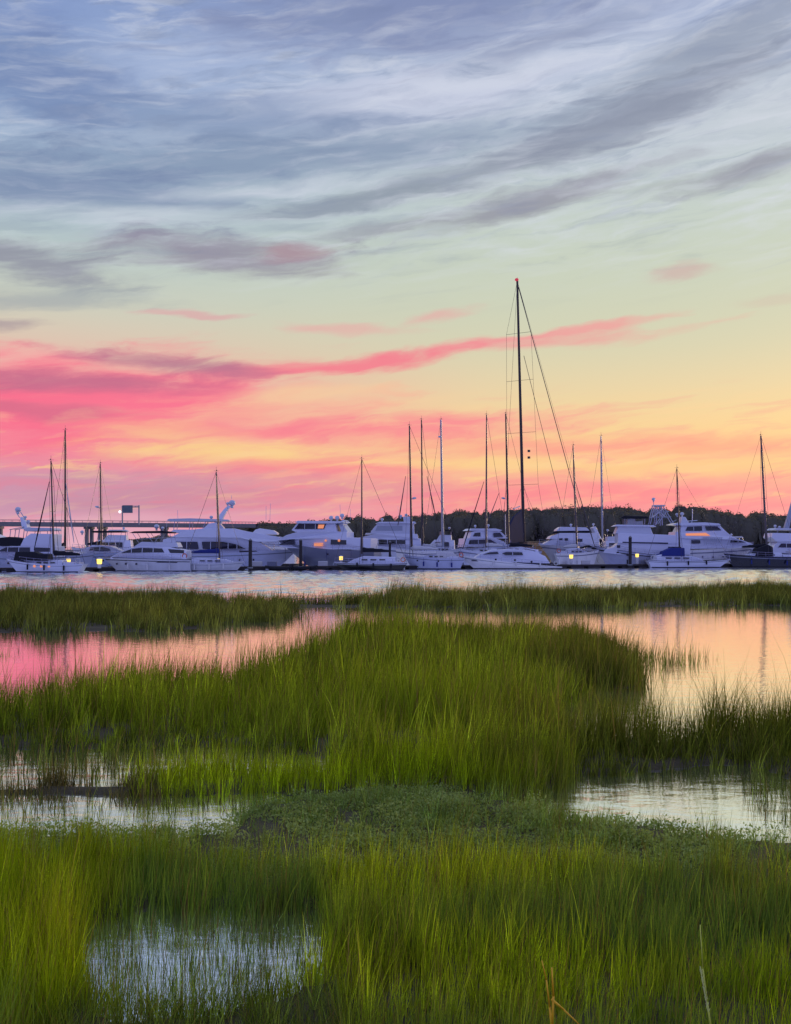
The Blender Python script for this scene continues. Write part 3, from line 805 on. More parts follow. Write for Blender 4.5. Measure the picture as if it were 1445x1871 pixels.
BOATS = []
HW = [white, mat('cool white topside paint', (176, 184, 214), rough=.3, var=.12, bscale=.8), mat('bright white topside paint', (232, 234, 240), rough=.25, var=.05, bscale=1), mat('worn white topside paint', (192, 196, 208), rough=.45, var=.2, bscale=1.5, streak=(1, 1, .3))]
class Boat:
    def __init__(s, name, label, cat, cx, d, right=True, yaw=0.0, group=None):
        s.d = d; s.cx = cx; s.th = (0 if right else math.pi) + R(yaw); s.k = d / F; s.right = right; s.cy = math.cos(R(yaw))
        s.root = empty(name, ((cx - CX) / F * d, d, 0), (0 if right else math.pi) + R(yaw))
        tag(s.root, label, cat, group); BOATS.append(s)
    def p(s, px, py):
        if px == 0: px = s.cx
        a = (px - CX) / F; th = s.th
        x = (a * s.d - (s.cx - CX) / F * s.d) / (math.cos(th) - a * math.sin(th))
        return (x, CH - (py - HZ) * (s.d + x * math.sin(th)) / F)
    def P(s, px, py, y=0.0):
        x, z = s.p(px, py); return (x, y, z)
    def poly(s, pts): return [s.p(*q) for q in pts]
    def hull(s, stern, bow, sheer, beam, m=None, rake=None, stripe=None, transom=.86, stern_rake=0.0, flare=.86, rail=True, bootz=.16, fine=2.3, name='hull'):
        """stern, bow: px of the deck ends; sheer: py at stern, middle, bow"""
        m = m or white
        if m is white: m = HW[len(BOATS) % 4]
        xs = s.p(stern, 0)[0]; xb = s.p(bow, 0)[0]; s.pxr = (stern, bow)
        L = xb - xs
        z0, z1, z2 = (s.p(u, q)[1] for u, q in zip((stern, (stern + bow) / 2, bow), sheer))
        rk = L * .12 if rake is None else rake
        def shz(t): return z0 * (1 - t) * (1 - 2 * t) + 4 * z1 * t * (1 - t) + z2 * t * (2 * t - 1)
        n = 17
        def hb(t):
            a = transom + (1 - transom) * math.sin(min(1, t / .45) * math.pi / 2)
            b_ = 1 - max(0, (t - .42) / .58) ** fine
            return max(.012, beam / 2 * a * b_)
        rows = [(0, -.55, .0), (.72, -.2, .0), (flare * .97, .03, .02), (flare, bootz, .06), ((flare + 1) / 2, None, .5), (.975, None, .80), (.985, None, .87), (1.0, None, 1.0)]
        b = MB(); nr = len(rows)
        for side in (-1, 1):
            base = len(b.v)
            for i in range(n):
                t = i / (n - 1)
                sz = shz(t)
                for (wf, z, kf) in rows:
                    zz = z if z is not None else bootz + (sz - bootz) * (kf - .06) / .94
                    w_ = hb(t) * wf if kf > .4 else hb(t) * (wf - .25 * t * t)
                    x = xs + stern_rake * (1 - kf) * (1 - t) + t * (L - rk * (1 - kf) - stern_rake * (1 - kf) * 0) 
                    b.v.append((x, side * max(.008, w_) if wf else 0.0, zz))
            for i in range(n - 1):
                for j in range(nr - 1):
                    mi = 1 if j <= 2 else (2 if j == 5 else 0)
                    b.face((base + i * nr + j, base + (i + 1) * nr + j, base + (i + 1) * nr + j + 1, base + i * nr + j + 1), mi)
        tot = n * nr
        b.face([j for j in range(nr)] + [tot + j for j in range(nr - 1, 0, -1)], 0)
        b.face([(n - 1) * nr + j for j in range(nr)] + [tot + (n - 1) * nr + j for j in range(nr - 1, 0, -1)], 0)
        for i in range(n - 1):   # deck
            b.face((i * nr + nr - 1, (i + 1) * nr + nr - 1, tot + (i + 1) * nr + nr - 1, tot + i * nr + nr - 1), 3)
        o = b.build(name, [m, boot, stripe or greyh, deckm], s.root)
        # toe rail and guard rail
        for side in (-1, 1):
            tr = MB()
            pts = [(xs + i / 16 * L, side * hb(i / 16) * .99, shz(i / 16) + .04) for i in range(17)]
            tr.path(pts, .045, 4)
            tr.build('toe_rail', stripe or m, s.root)
        if rail:
            for side in (-1, 1):
                gr = MB()
                pts = [(xs + t * L, side * hb(t) * .95, shz(t) + .72) for t in (.1, .2, .3, .4, .5, .6, .7, .8, .9, .985)]
                gr.path(pts, .022, 4)
                gr.path([(a, c, e - .34) for a, c, e in pts], .014, 4)
                for (a, c, e) in pts: gr.tube((a, c, e - .72), (a, c, e), .02, n=4)
                gr.build('guard_rail', chrome, s.root)
        s.hb = hb; s.shz = shz; s.xs = xs; s.L = L; s.beam = beam
        return o
    def block(s, name, pts, wb, wt=None, m=None, nose=0.0, bevel=.05):
        poly = s.poly(pts)
        zs = [q[1] for q in poly]; xs = [q[0] for q in poly]
        z0, z1, x0, x1 = min(zs), max(zs), min(xs), max(xs)
        wt = wt if wt is not None else wb * .86
        def hw(x, z):
            f = (z - z0) / max(1e-3, z1 - z0); t = (x - x0) / max(1e-3, x1 - x0)
            f = min(1.05, max(-.05, f))
            return (wb + (wt - wb) * f) / 2 * (1 - nose * max(0, (t - .55) / .45) ** 2)
        b = MB(); b.prism(poly, hw)
        o = b.build(name, m or white, s.root, bevel=bevel)
        o.data.update()
        s.hw = hw
        return o, hw
    def win(s, pts, blk, m=None, name='window', out=.02):
        o, hw = blk
        poly = s.poly(pts)
        for side in (-1, 1):
            b = MB(); b.prism(poly, lambda x, z: hw(x, z) + out, lambda x, z: hw(x, z) - .1, side); wo_ = b.build(name, m or glass, o)
            if name == 'window':
                x0 = min(q[0] for q in poly); x1 = max(q[0] for q in poly); nb = int((x1 - x0) / 1.3)
                for i in range(1, nb):
                    xx = x0 + (x1 - x0) * i / nb; zz = []
                    for j in range(len(poly)):
                        (ax, az_), (bx, bz) = poly[j], poly[(j + 1) % len(poly)]
                        if (ax - xx) * (bx - xx) < 0: zz.append(az_ + (bz - az_) * (xx - ax) / (bx - ax))
                    if len(zz) == 2:
                        mb_ = MB(); mb_.prism([(xx - .045, min(zz)), (xx + .045, min(zz)), (xx + .045, max(zz)), (xx - .045, max(zz))], lambda x, z: hw(x, z) + out + .02, lambda x, z: hw(x, z) + out - .02, side)
                        mu_ = mb_.build('mullion', cream, wo_)
    def slab(s, name, pts, w, m=None, bevel=.03):
        b = MB(); b.prism(s.poly(pts), lambda x, z: w / 2); return b.build(name, m or white, s.root, bevel=bevel)
    def posts(s, name, segs, y, r=.04, m=None):
        for side in ((-1, 1) if y else (1,)):
            if name in ('lattice_tower', 'side_rail', 'bow_rail'): b = MB()
            for (q0, q1) in segs:
                if name not in ('lattice_tower', 'side_rail', 'bow_rail'): b = MB()
                a = s.P(*q0); c = s.P(*q1)
                b.tube((a[0], side * y, a[2]), (c[0], side * y, c[2]), r, n=5)
                if name not in ('lattice_tower', 'side_rail', 'bow_rail'): b.build(name, m or chrome, s.root)
            if name in ('lattice_tower', 'side_rail', 'bow_rail'): b.build(name, m or chrome, s.root)
    def dome(s, px, py, r, name='radar_dome', m=None, y=0.0):
        x, z = s.p(px, py); b = MB(); r *= .88; b.ball((x, y, z), r, r, r * .85); b.tube((x, y, z - r * 1.5), (x, y, z - r * .6), r * .4, n=8)
        return b.build(name, m or cream, s.root, smooth=True)
    def lamp(s, px, py, r=.16, y=0):
        x, z = s.p(px, py); b = MB(); r *= .88; b.ball((x, y, z), r, r, r); return b.build('deck_light', warm, s.root)
    def portholes(s, pts, m=None, r=.14, hbw=None):
        for (px, py) in pts:
            x, z = s.p(px, py); t = (x - s.xs) / s.L
            y = s.hb(min(.98, max(0, t))) * .955
            for side in (-1, 1):
                b = MB(); b.tube((x, side * (y - .12), z), (x, side * (y + .05), z), r, n=10); b.build('porthole', m or glass, s.root)
    def mast(s, base, top, r=.11, m=None, spreaders=(.45, .72), bowpx=None, sternpx=None, radar=None, furl=None, deckpy=None, boom=None, cover=None, shroudw=None, inner=None):
        m = m or alum
        A = Vector(s.P(*base)); T = Vector(s.P(*top)); r = r * 1.25 if r < .3 else r
        b = MB(); b.tube(A, T, r, r * .62, 8)
        mo = b.build('mast', m, s.root)
        b = MB(); sw = (shroudw or s.beam * .5) * .62
        for f in spreaders:
            c = A.lerp(T, f); w_ = sw * (1 - .35 * f)
            b.tube((c.x, -w_, c.z + .06), (c.x, w_, c.z + .06), .035, n=4)
        b.build('spreader', m, mo)
        b = MB(); b.tube(T, T + Vector((0, 0, .7)), .02, n=4); b.tube(T + Vector((-.35, 0, .12)), T + Vector((.35, 0, .12)), .02, n=4)
        b.ball(T + Vector((0.05, 0, .2)), .09, .09, .09, 6, 4)
        b.build('masthead', wire, mo)
        rg = MB()
        deckz = s.p(base[0], deckpy)[1] if deckpy else max(.9, A.z - .6)
        for side in (-1, 1):
            last = Vector((A.x - .2, side * sw * 1.45, deckz))
            for f in spreaders:
                c = A.lerp(T, f); w_ = sw * (1 - .35 * f)
                q = Vector((c.x, side * w_, c.z + .06)); rg.tube(last, q, .028, n=3); last = q
            rg.tube(last, T, .028, n=3)
            c = A.lerp(T, spreaders[0]); rg.tube((A.x + .3, side * sw * 1.4, deckz), c, .028, n=3)
        if sternpx: rg.tube(s.P(*sternpx), T, .028, n=3)
        if bowpx and not furl: rg.tube(s.P(*bowpx), T, .02, n=3)
        rg.build('rigging', wire, s.root)
        if furl:
            b = MB(); q0 = Vector(s.P(*furl[0])); q1 = Vector(s.P(*furl[1])); b.tube(q0, q0.lerp(q1, .3), .05, .11, 6); b.tube(q0.lerp(q1, .3), q1, .11, .04, 6)
            b.build('furled_jib', furl[2] if len(furl) > 2 else whitecan, s.root)
        if radar:
            b = MB(); x, z = s.p(*radar); b.ball((x, 0, z), .34, .34, .16, 10, 6); c = A.lerp(T, (z - A.z) / (T.z - A.z)); b.tube((c.x, 0, z - .15), (x, 0, z - .15), .06, n=5)
            b.build('radar', cream, mo)
        if boom:
            p0 = Vector(s.P(*boom[0])); p1 = Vector(s.P(*boom[1]))
            b = MB(); b.tube(p0, p1, .09, .08, 8); b.build('boom', m, s.root)
            if cover:
                b = MB(); nn = 10
                for i in range(nn):
                    t0 = i / nn; t1 = (i + 1) / nn
                    h0 = .42 * (1 - t0) ** .6 + .16 + .04 * math.sin(i * 2.1); h1 = .42 * (1 - t1) ** .6 + .16 + .04 * math.sin((i + 1) * 2.1)
                    c0 = p0.lerp(p1, t0) + Vector((0, 0, h0 * .45)); c1 = p0.lerp(p1, t1) + Vector((0, 0, h1 * .45))
                    b0 = len(b.v)
                    for (c, h) in ((c0, h0), (c1, h1)):
                        for k in range(8):
                            a = k * math.pi / 4; b.v.append((c.x, c.y + math.cos(a) * .19, c.z + math.sin(a) * h * .62))
                    for k in range(8):
                        j = (k + 1) % 8; b.face((b0 + k, b0 + j, b0 + 8 + j, b0 + 8 + k))
                    if i == 0: b.face([b0 + k for k in range(8)])
                    if i == nn - 1: b.face([b0 + 8 + k for k in range(8)])
                b.build('sail_cover', cover, s.root)
        return mo

def sailboat(label, stern, bow, sheer, mast_base, mast_top, d=None, hullm=None, cover=None, boomto=None, yaw=0, mastm=None, beam=3.6, cab=None, r=.11,
             stripe=None, lit=(), dark=(), radar=None, furl=None, stay=True, spread=(.45, .72), group='sailing yachts berthed in the marina', dodger=None, back=True, name='sailboat', windows=True):
    cx = (stern + bow) / 2
    d = d or fd(cx) + 2
    B = Boat(name, label, 'sailboat', cx, d, bow > stern, yaw, group)
    B.hull(stern, bow, sheer, beam, hullm or white, rake=abs(bow - stern) * B.k * .13, stripe=stripe, transom=.62, stern_rake=.7, flare=.8, fine=2.0)
    sg = 1 if bow > stern else -1
    L = abs(bow - stern)
    sm = sheer[1]
    if cab is None:
        a = stern + sg * L * .26; c = stern + sg * L * .74
        cab = [(a, sm + 2), (a, sm - 7), (a + sg * L * .06, sm - 8), (c - sg * L * .14, sm - 6), (c - sg * L * .02, sm - 3), (c, sm + 2)]
    blk = B.block('cabin', cab, beam * .62, beam * .48, hullm if hullm in (white, cream, None) and hullm else white, nose=.35, bevel=.06)
    if windows:
        x0 = min(q[0] for q in cab); x1 = max(q[0] for q in cab); y1 = min(q[1] for q in cab); y0 = max(q[1] for q in cab)
        w_ = x1 - x0
        for f in (.2, .38, .56):
            if sg < 0: f = 1 - f - .12
            B.win([(x0 + w_ * f, (y0 + y1) / 2 + .6), (x0 + w_ * f, (y0 + y1) / 2 - 1.6), (x0 + w_ * (f + .12), (y0 + y1) / 2 - 1.4), (x0 + w_ * (f + .12), (y0 + y1) / 2 + .6)], blk, name='cabin_window')
    for q in lit:
        B.portholes([q], warm, .17)
    if dark: B.portholes(dark, glass, .12)
    # cockpit: coaming, wheel, pushpit
    cs = stern + sg * L * .05; ce = stern + sg * L * .25
    B.block('cockpit_coaming', [(cs, sm + 1), (cs, sm - 3), (ce, sm - 4), (ce, sm + 1)], beam * .6, beam * .55, white, bevel=.04)
    wx, wz = B.p(stern + sg * L * .12, sm - 7)
    wh = MB()
    for k in range(12):
        a = k * math.pi / 6; a2 = (k + 1) * math.pi / 6
        wh.tube((wx, math.cos(a) * .42, wz + math.sin(a) * .42), (wx, math.cos(a2) * .42, wz + math.sin(a2) * .42), .02, n=4)
        if k % 2 == 0: wh.tube((wx, 0, wz), (wx, math.cos(a) * .42, wz + math.sin(a) * .42), .012, n=3)
    wh.tube((wx, 0, wz - .8), (wx, 0, wz), .07, n=6)
    wh.build('steering_wheel', chrome, B.root)
    if dodger:
        B.block('spray_hood', dodger[0], beam * .6, beam * .45, dodger[1], bevel=.08)
    B.mast(mast_base, mast_top, r, mastm, spread, bowpx=(bow - sg * 2, sheer[2] - 1) if stay else None, sternpx=(stern + sg * 1, sheer[0] - 1) if back else None,
           radar=radar, furl=furl, deckpy=sm, boom=((mast_base[0], (boomto[1] + 0)), boomto) if boomto else None, cover=cover)
    return B
GS = 'sailing yachts berthed in the marina'
GM = 'motor yachts berthed in the marina'
# ---------------- docks
def dock(name, label, pxa, pxb, off, w, parts_every=9.0):
    da, db = fd(pxa) + off, fd(pxb) + off
    A = Vector(((pxa - CX) / F * da, da, 0)); Bq = Vector(((pxb - CX) / F * db, db, 0))
    v = Bq - A; ang = math.atan2(v.y, v.x); L = v.length
    root = empty(name, A, ang); tag(root, label, 'dock', 'floating docks of the marina')
    b = MB(); b.box(0, L, -w / 2, w / 2, .38, .56); b.build('deck', wood, root)
    b = MB()
    k = 0.3
    while k < L - 2:
        b.box(k, min(k + 2.2, L - .1), -w / 2 + .12, w / 2 - .12, -.3, .377); k += 3.0
    b.build('float', mat('float concrete ' + name, (60, 58, 64), rough=.9), root)
    b = MB(); b.box(0, L, -w / 2 - .09, -w / 2 - .002, .30, .50); b.box(0, L, w / 2 + .002, w / 2 + .09, .30, .50); b.build('fender_board', pilem, root)
dock('floating_dock', 'long dark floating dock running behind the front row of boats', -260, 1760, 4.4, 2.4)
dock('floating_dock', 'second floating dock between the rear rows of yachts', -260, 1760, 25, 2.2)
def finger(px, off0, L, label):
    d = fd(px) + off0
    root = empty('finger_dock', ((px - CX) / F * d, d, 0), R(90)); tag(root, label, 'dock', 'finger docks')
    b = MB(); b.box(0, L, -.6, .6, .34, .5); b.build('deck', wood, root)
    
    for a, c in ((.3, 2.4), (L - 2.6, L - .4)):
        b = MB(); b.box(a, c, -.5, .5, -.3, .337); b.build('float', boot, root)
finger(536, 5.7, 14, 'narrow finger dock beside the grey hulled yacht')
finger(1040, 5.7, 14, 'narrow finger dock left of the white trawler')
finger(1175, 5.7, 13, 'narrow finger dock right of the trawler bow')
finger(175, 5.7, 13, 'narrow finger dock between the sailboat and the cruiser')

# ---------------- pilings and lights
def piling(px, top, off, r, label):
    d = fd(px) + off
    root = empty('piling', ((px - CX) / F * d, d, 0)); tag(root, label, 'piling', 'dark mooring pilings')
    zt = CH - (top - HZ) * d / F
    b = MB(); b.tube((0, 0, -1), (.03, 0, zt - .25), r, r * .93, 12); b.build('post', pilem, root, smooth=False)
    b = MB(); b.tube((.03, 0, zt - .25), (.03, 0, zt), r * 1.05, r * .3, 12); b.build('cap', mat('piling cap', (120, 122, 132), rough=.5), root)
    b = MB(); b.tube((0, 0, .42), (0, 0, .58), r * 1.5, n=12); b.build('hoop', steel, root)
piling(457, 984, -1.6, .26, 'tall dark piling in front of the big flybridge yacht bow')
piling(549, 984, 2.5, .24, 'dark piling by the bow of the grey hulled yacht')
piling(617, 986, 9, .24, 'dark piling left of the black hulled sloop mast')
piling(1151, 979, 2.5, .27, 'tall dark piling in front of the white trawler')
piling(712, 988, 12, .2, 'slim piling between the dark sloop and the white ketch')
piling(1292, 990, 14, .2, 'slim piling behind the blue covered sloop')

def pedestal(px, py, off, label, s=1.0):
    d = fd(px) + off; k = d / F
    root = empty('dock_pedestal', ((px - CX) / F * d, d, .56)); tag(root, label, 'dock light', 'yellow lit dock pedestals')
    zl = CH - (py - HZ) * k - .56
    b = MB(); b.box(-.2, .2, -.2, .2, 0, zl - .3 * s); b.build('post', plast, root, bevel=.04)
    b = MB(); b.tube((0, 0, zl - .3 * s), (0, 0, zl + .32 * s), .30 * s, .34 * s, 10); b.build('light', lampy, root)
    b = MB(); b.tube((0, 0, zl + .32 * s), (0, 0, zl + .5 * s), .38 * s, .1, 10); b.build('cap', plast, root)
pedestal(125, 1025, 2.6, 'yellow dock light behind the white sailboat stern', .9)
pedestal(181.5, 1026, -1.2, 'bright yellow dock light at the gap left of the long cruiser', 1.05)
pedestal(399, 1022, 2.2, 'small yellow dock light behind the blue covered sailboat', .5)
pedestal(623, 1020, 4.0, 'yellow dock light beside the grey hulled yacht', .85)
pedestal(1043.5, 1017, 4.0, 'yellow dock light left of the trawler bow', .95)
pedestal(1164, 1015, 4.0, 'yellow dock light right of the tall trawler piling', .85)

# ---------------- big flybridge yacht, bow right
d = 158
B = Boat('motor_yacht', 'large white flybridge yacht with long dark side windows and a raked radar mast', 'yacht', 410, d, True, 4, GM)
B.hull(296, 545, (1013, 1011, 1003), 6.4, white, rake=3.2, stripe=None)
blk = B.block('deckhouse', [(300, 1012), (302, 986), (320, 981), (452, 982), (470, 987), (500, 1006), (500, 1012)], 5.2, 4.6, white, nose=.4)
B.win([(323, 1003), (325, 990), (364, 990), (367, 1003)], blk)
B.win([(374, 1003), (372, 990), (410, 990), (436, 995), (451, 1003)], blk)
blk2 = B.block('upper_deck', [(316, 982), (340, 970), (372, 966), (430, 966), (452, 971), (538, 986), (540, 990), (470, 990), (440, 983)], 5.0, 4.3, white, nose=.3)
B.block('flybridge_coaming', [(316, 971), (322, 968), (372, 968), (384, 957), (398, 955), (402, 968), (430, 968), (430, 974), (316, 974)], 4.2, 3.9, white)
B.slab('hardtop', [(308, 951), (312, 948.5), (350, 947.5), (396, 949), (420, 950), (420, 952), (396, 953.5), (312, 953)], 3.8, cream)
B.posts('hardtop_support', [((322, 952), (320, 970)), ((350, 952), (348, 970)), ((378, 953), (372, 968))], 1.7, .06)
blk3 = B.block('radar_arch', [(386, 966), (394, 955), (400, 943), (410, 930), (418, 923), (422, 925), (414, 935), (408, 946), (404, 958), (412, 967)], 2.6, 1.0, white)
B.dome(424, 919, .62); B.dome(416, 920, .3); B.dome(386, 945, .34)
B.posts('antenna', [((423, 912), (423, 905)), ((325, 948), (324, 932)), ((486, 950), (486, 925)), ((493, 950), (494, 920))], 0, .03, cream)
B.posts('bow_rail', [((470, 986), (470, 1000)), ((500, 993), (500, 1006)), ((530, 996), (530, 1004)), ((470, 993), (540, 997))], 1.6, .03)
B.win([(440, 1009), (440, 1006), (470, 1006), (475, 1009)], (B.root.children[0], lambda x, z: B.hb(min(.97, max(0, (x - B.xs) / B.L))) * .985), name='hull_window')

# small cruiser peeping out behind the big yacht's bow
B = Boat('motor_yacht', 'small white hardtop cruiser behind the bow of the large flybridge yacht', 'yacht', 490, 176, False, 0, GM)
B.hull(540, 445, (1000, 998, 992), 4.2, white)
b1 = B.block('cabin', [(535, 998), (530, 986), (500, 984), (470, 988), (458, 998)], 3.6, 3, white, nose=.3)
B.win([(526, 990), (524, 986.5), (500, 986), (488, 990)], b1)
B.block('hardtop', [(462, 975), (468, 968), (476, 965.5), (500, 969), (508, 974), (508, 977), (462, 977)], 3.0, 2.2, white)
B.posts('hardtop_support', [((466, 976), (462, 990)), ((500, 976), (504, 986))], 1.3, .05)
B.block('windscreen', [(468, 984), (476, 973), (480, 973), (474, 984)], 2.4, 2.2, glass, bevel=.01)

# ---------------- long express cruiser at the left, bow left
B = Boat('motor_yacht', 'long low white express cruiser with black canvas bimini tops', 'yacht', 262, fd(262) + 2, False, 0, GM)
B.hull(352, 188, (1023, 1021, 1018), 4.6, white, rake=2.0, stripe=navy)
b1 = B.block('deckhouse', [(345, 1022), (345, 1006), (312, 999), (258, 998), (236, 1003), (205, 1018), (205, 1022)], 3.9, 3.2, white, nose=.5)
B.win([(305, 1009), (301, 1002), (262, 1001), (244, 1003.5), (226, 1010)], b1)
B.win([(341, 1011), (341, 1005), (312, 1003), (316, 1010)], b1)
B.block('cockpit_screen', [(330, 1000), (326, 991), (262, 990), (248, 999), (262, 1000)], 3.0, 2.6, cream, nose=.2)
B.slab('bimini_top', [(240, 974), (250, 971), (300, 970), (318, 972), (318, 974.5), (250, 974)], 2.9, darkcan)
B.posts('bimini_frame', [((246, 973), (258, 992)), ((270, 972), (284, 992)), ((300, 972), (286, 992)), ((314, 973), (318, 992)), ((258, 985), (316, 982))], 1.35, .035)
B.dome(286, 962, .42); B.dome(297, 965, .28)
B.portholes([(218, 1030), (236, 1030), (256, 1030)])
B.posts('antenna', [((304, 970), (305, 950))], 0, .02, cream)
B.win([(330, 1028), (330, 1026), (296, 1025.5), (292, 1027.5)], (B.root.children[0], lambda x, z: B.hb(min(.97, max(0, (x - B.xs) / B.L))) * .98), name='hull_window')

# small runabout with bimini behind
B = Boat('motor_yacht', 'small cruiser under a thin black bimini behind the yellow dock light', 'yacht', 196, fd(196) + 16, True, 0, GM)
B.hull(150, 246, (1014, 1012, 1007), 3.6, paleblue)
b1 = B.block('cabin', [(160, 1012), (162, 1000), (186, 996), (206, 998), (232, 1010)], 3.0, 2.4, white, nose=.4)
B.win([(168, 1006), (170, 1000), (190, 999), (204, 1002), (206, 1006)], b1)
B.slab('bimini_top', [(170, 972), (176, 970), (224, 970), (230, 972), (224, 973), (176, 973.5)], 2.6, darkcan)
B.posts('bimini_frame', [((176, 972), (170, 1000)), ((200, 972), (196, 998)), ((226, 972), (220, 1003)), ((186, 972), (196, 985))], 1.2, .03)
B.dome(150, 972, .34)

# ---------------- far left: sportfisher cut by the frame with a tower
B = Boat('motor_yacht', 'white sportfisher with canvas enclosure and a domed radar mast at the left edge', 'yacht', 40, fd(40) + 9, False, 0, GM)
B.hull(118, -52, (1020, 1018, 1010), 4.8, white, rake=2.4)
b1 = B.block('deckhouse', [(110, 1018), (110, 998), (60, 996), (0, 998), (-30, 1016)], 4.3, 3.8, white, nose=.4)
B.win([(100, 1008), (100, 1001), (72, 1000), (72, 1008)], b1); B.win([(64, 1008), (64, 1000), (20, 1000), (4, 1008)], b1)
b2 = B.block('flybridge', [(104, 998), (106, 976), (64, 975), (52, 984), (46, 998)], 3.9, 3.4, white)
B.slab('hardtop', [(52, 967), (58, 964), (102, 965), (106, 968), (104, 970), (54, 971)], 3.4, cream)
B.posts('hardtop_support', [((58, 968), (54, 984)), ((80, 968), (80, 977)), ((100, 968), (102, 978))], 1.5, .05)
B.block('canvas_enclosure', [(48, 998), (46, 984), (24, 981), (-8, 984), (-20, 997)], 3.7, 3.2, darkcan)
B.block('radar_mast', [(44, 967), (38, 946), (40, 944), (50, 955), (54, 967)], 1.6, .7, white)
B.dome(33, 931, .5); B.dome(46, 945, .28); B.dome(52, 953, .3)
B.posts('tower_leg', [((40, 946), (33, 935)), ((24, 968), (22, 984)), ((40, 966), (38, 984)), ((22, 968), (48, 963))], .9, .06)

B = Boat('motor_yacht', 'white flybridge cruiser cropped by the left edge behind the sportfisher', 'yacht', -10, fd(0) + 27, True, 0, GM)
B.hull(-110, 90, (1010, 1007, 1000), 5, white)
b1 = B.block('deckhouse', [(-100, 1007), (-98, 988), (20, 987), (60, 1004)], 4.4, 3.8, white, nose=.3)
B.win([(-80, 998), (-80, 991), (10, 991), (26, 998)], b1)
B.block('flybridge', [(-60, 988), (-58, 976), (0, 975), (20, 987)], 3.8, 3.4, white)

# ---------------- yacht with grey hull, bow left (three domes)
B = Boat('motor_yacht', 'grey hulled flybridge yacht with three satellite domes and lit windows', 'yacht', 600, 154, False, -12, GM)
B.hull(690, 508, (1007, 1003, 988), 6.0, greyh, rake=5.6, fine=2.6)
b1 = B.block('deckhouse', [(684, 1004), (684, 984), (600, 980), (548, 983), (512, 997), (530, 1001), (600, 1004)], 5.2, 4.6, white, nose=.4)
B.win([(546, 995), (545, 985), (534, 987), (513, 996)], b1, name='windscreen')
B.win([(640, 995), (640, 987), (612, 986), (612, 995)], b1)
B.win([(598, 998), (598, 992), (582, 992), (582, 998)], b1, warm, 'lit_window')
b2 = B.block('upper_deck', [(640, 984), (640, 972), (600, 971), (555, 971), (530, 978), (512, 988), (548, 985)], 4.8, 4.3, white, nose=.3)
b3 = B.block('wheelhouse', [(622, 972), (618, 957), (550, 955), (538, 969), (546, 972)], 4.0, 3.7, white, nose=.2)
B.win([(598, 967), (602, 958), (552, 957), (544, 967)], b3)
B.win([(597, 966), (599, 959), (588, 959), (587, 966)], b3, warm, 'lit_window', out=.04)
B.slab('hardtop', [(634, 955), (632, 953), (552, 952), (546, 955), (560, 957), (620, 957)], 4.4, white)
B.block('radar_arch', [(628, 972), (622, 956), (630, 950), (634, 952), (630, 958), (640, 972)], 3.2, 2.4, cream)
for q in (605, 616, 625): B.dome(q, 946 if q < 620 else 942, .42)
B.lamp(603, 988, .2, 2.5); B.lamp(627, 988, .22, 2.5); B.portholes([(608, 1012), (632, 1012), (655, 1012)], r=.2)
B.posts('antenna', [((622, 944), (621, 922)), ((640, 950), (640, 930))], 0, .025, cream)

# ---------------- white yacht behind the black sloop
B = Boat('motor_yacht', 'white flybridge yacht with a pale enclosed bridge behind the black hulled sloop', 'yacht', 700, 166, False, 0, GM)
B.hull(800, 640, (1004, 1001, 990), 5.4, white, rake=3.4)
b1 = B.block('deckhouse', [(770, 1002), (768, 984), (690, 982), (662, 988), (648, 999)], 4.8, 4.2, white, nose=.4)
B.win([(740, 994), (740, 987), (694, 986), (676, 992), (690, 994)], b1)
b2 = B.block('upper_deck', [(764, 985), (762, 976), (690, 975), (650, 984), (640, 989), (690, 987)], 4.7, 4.3, white, nose=.4)
b3 = B.block('enclosed_bridge', [(757, 976), (756, 956), (690, 957), (682, 966), (676, 976)], 3.8, 3.4, cream)
B.win([(735, 970), (735, 961), (690, 961), (686, 970)], b3, palemast, 'clear_curtain')
B.slab('hardtop', [(760, 957), (758, 953.5), (694, 954), (686, 957)], 3.8, white)
B.block('radar_mast', [(752, 955), (752, 944), (736, 944), (738, 955)], 1.6, 1.2, cream)
B.dome(698, 949, .3); B.dome(742, 941, .32); B.dome(732, 943, .3)
B.posts('antenna', [((728, 944), (727, 925)), ((750, 944), (751, 930))], 0, .02, cream)

# ---------------- small yacht under the pair of masts
B = Boat('motor_yacht', 'white sedan cruiser with dark wrap windows between the masts', 'yacht', 884, 172, True, 14, GM)
B.hull(838, 934, (1004, 1000, 994), 4.6, white, rake=2.2)
b1 = B.block('deckhouse', [(842, 1000), (844, 984), (896, 982), (916, 990), (924, 998)], 4.0, 3.5, white, nose=.4)
B.win([(850, 994), (852, 987), (890, 986), (902, 993)], b1)
b2 = B.block('upper_deck', [(852, 984), (856, 972), (878, 968), (908, 970), (924, 984)], 3.6, 3.1, white, nose=.3)
B.win([(858, 980), (862, 974), (872, 973), (872, 980)], b2); B.win([(896, 981), (896, 974), (908, 973.5), (914, 981)], b2)
B.slab('hardtop', [(850, 970), (856, 966), (900, 966), (912, 969), (908, 970.5)], 3.3, white)
B.dome(868, 961, .26); B.dome(892, 960, .3)

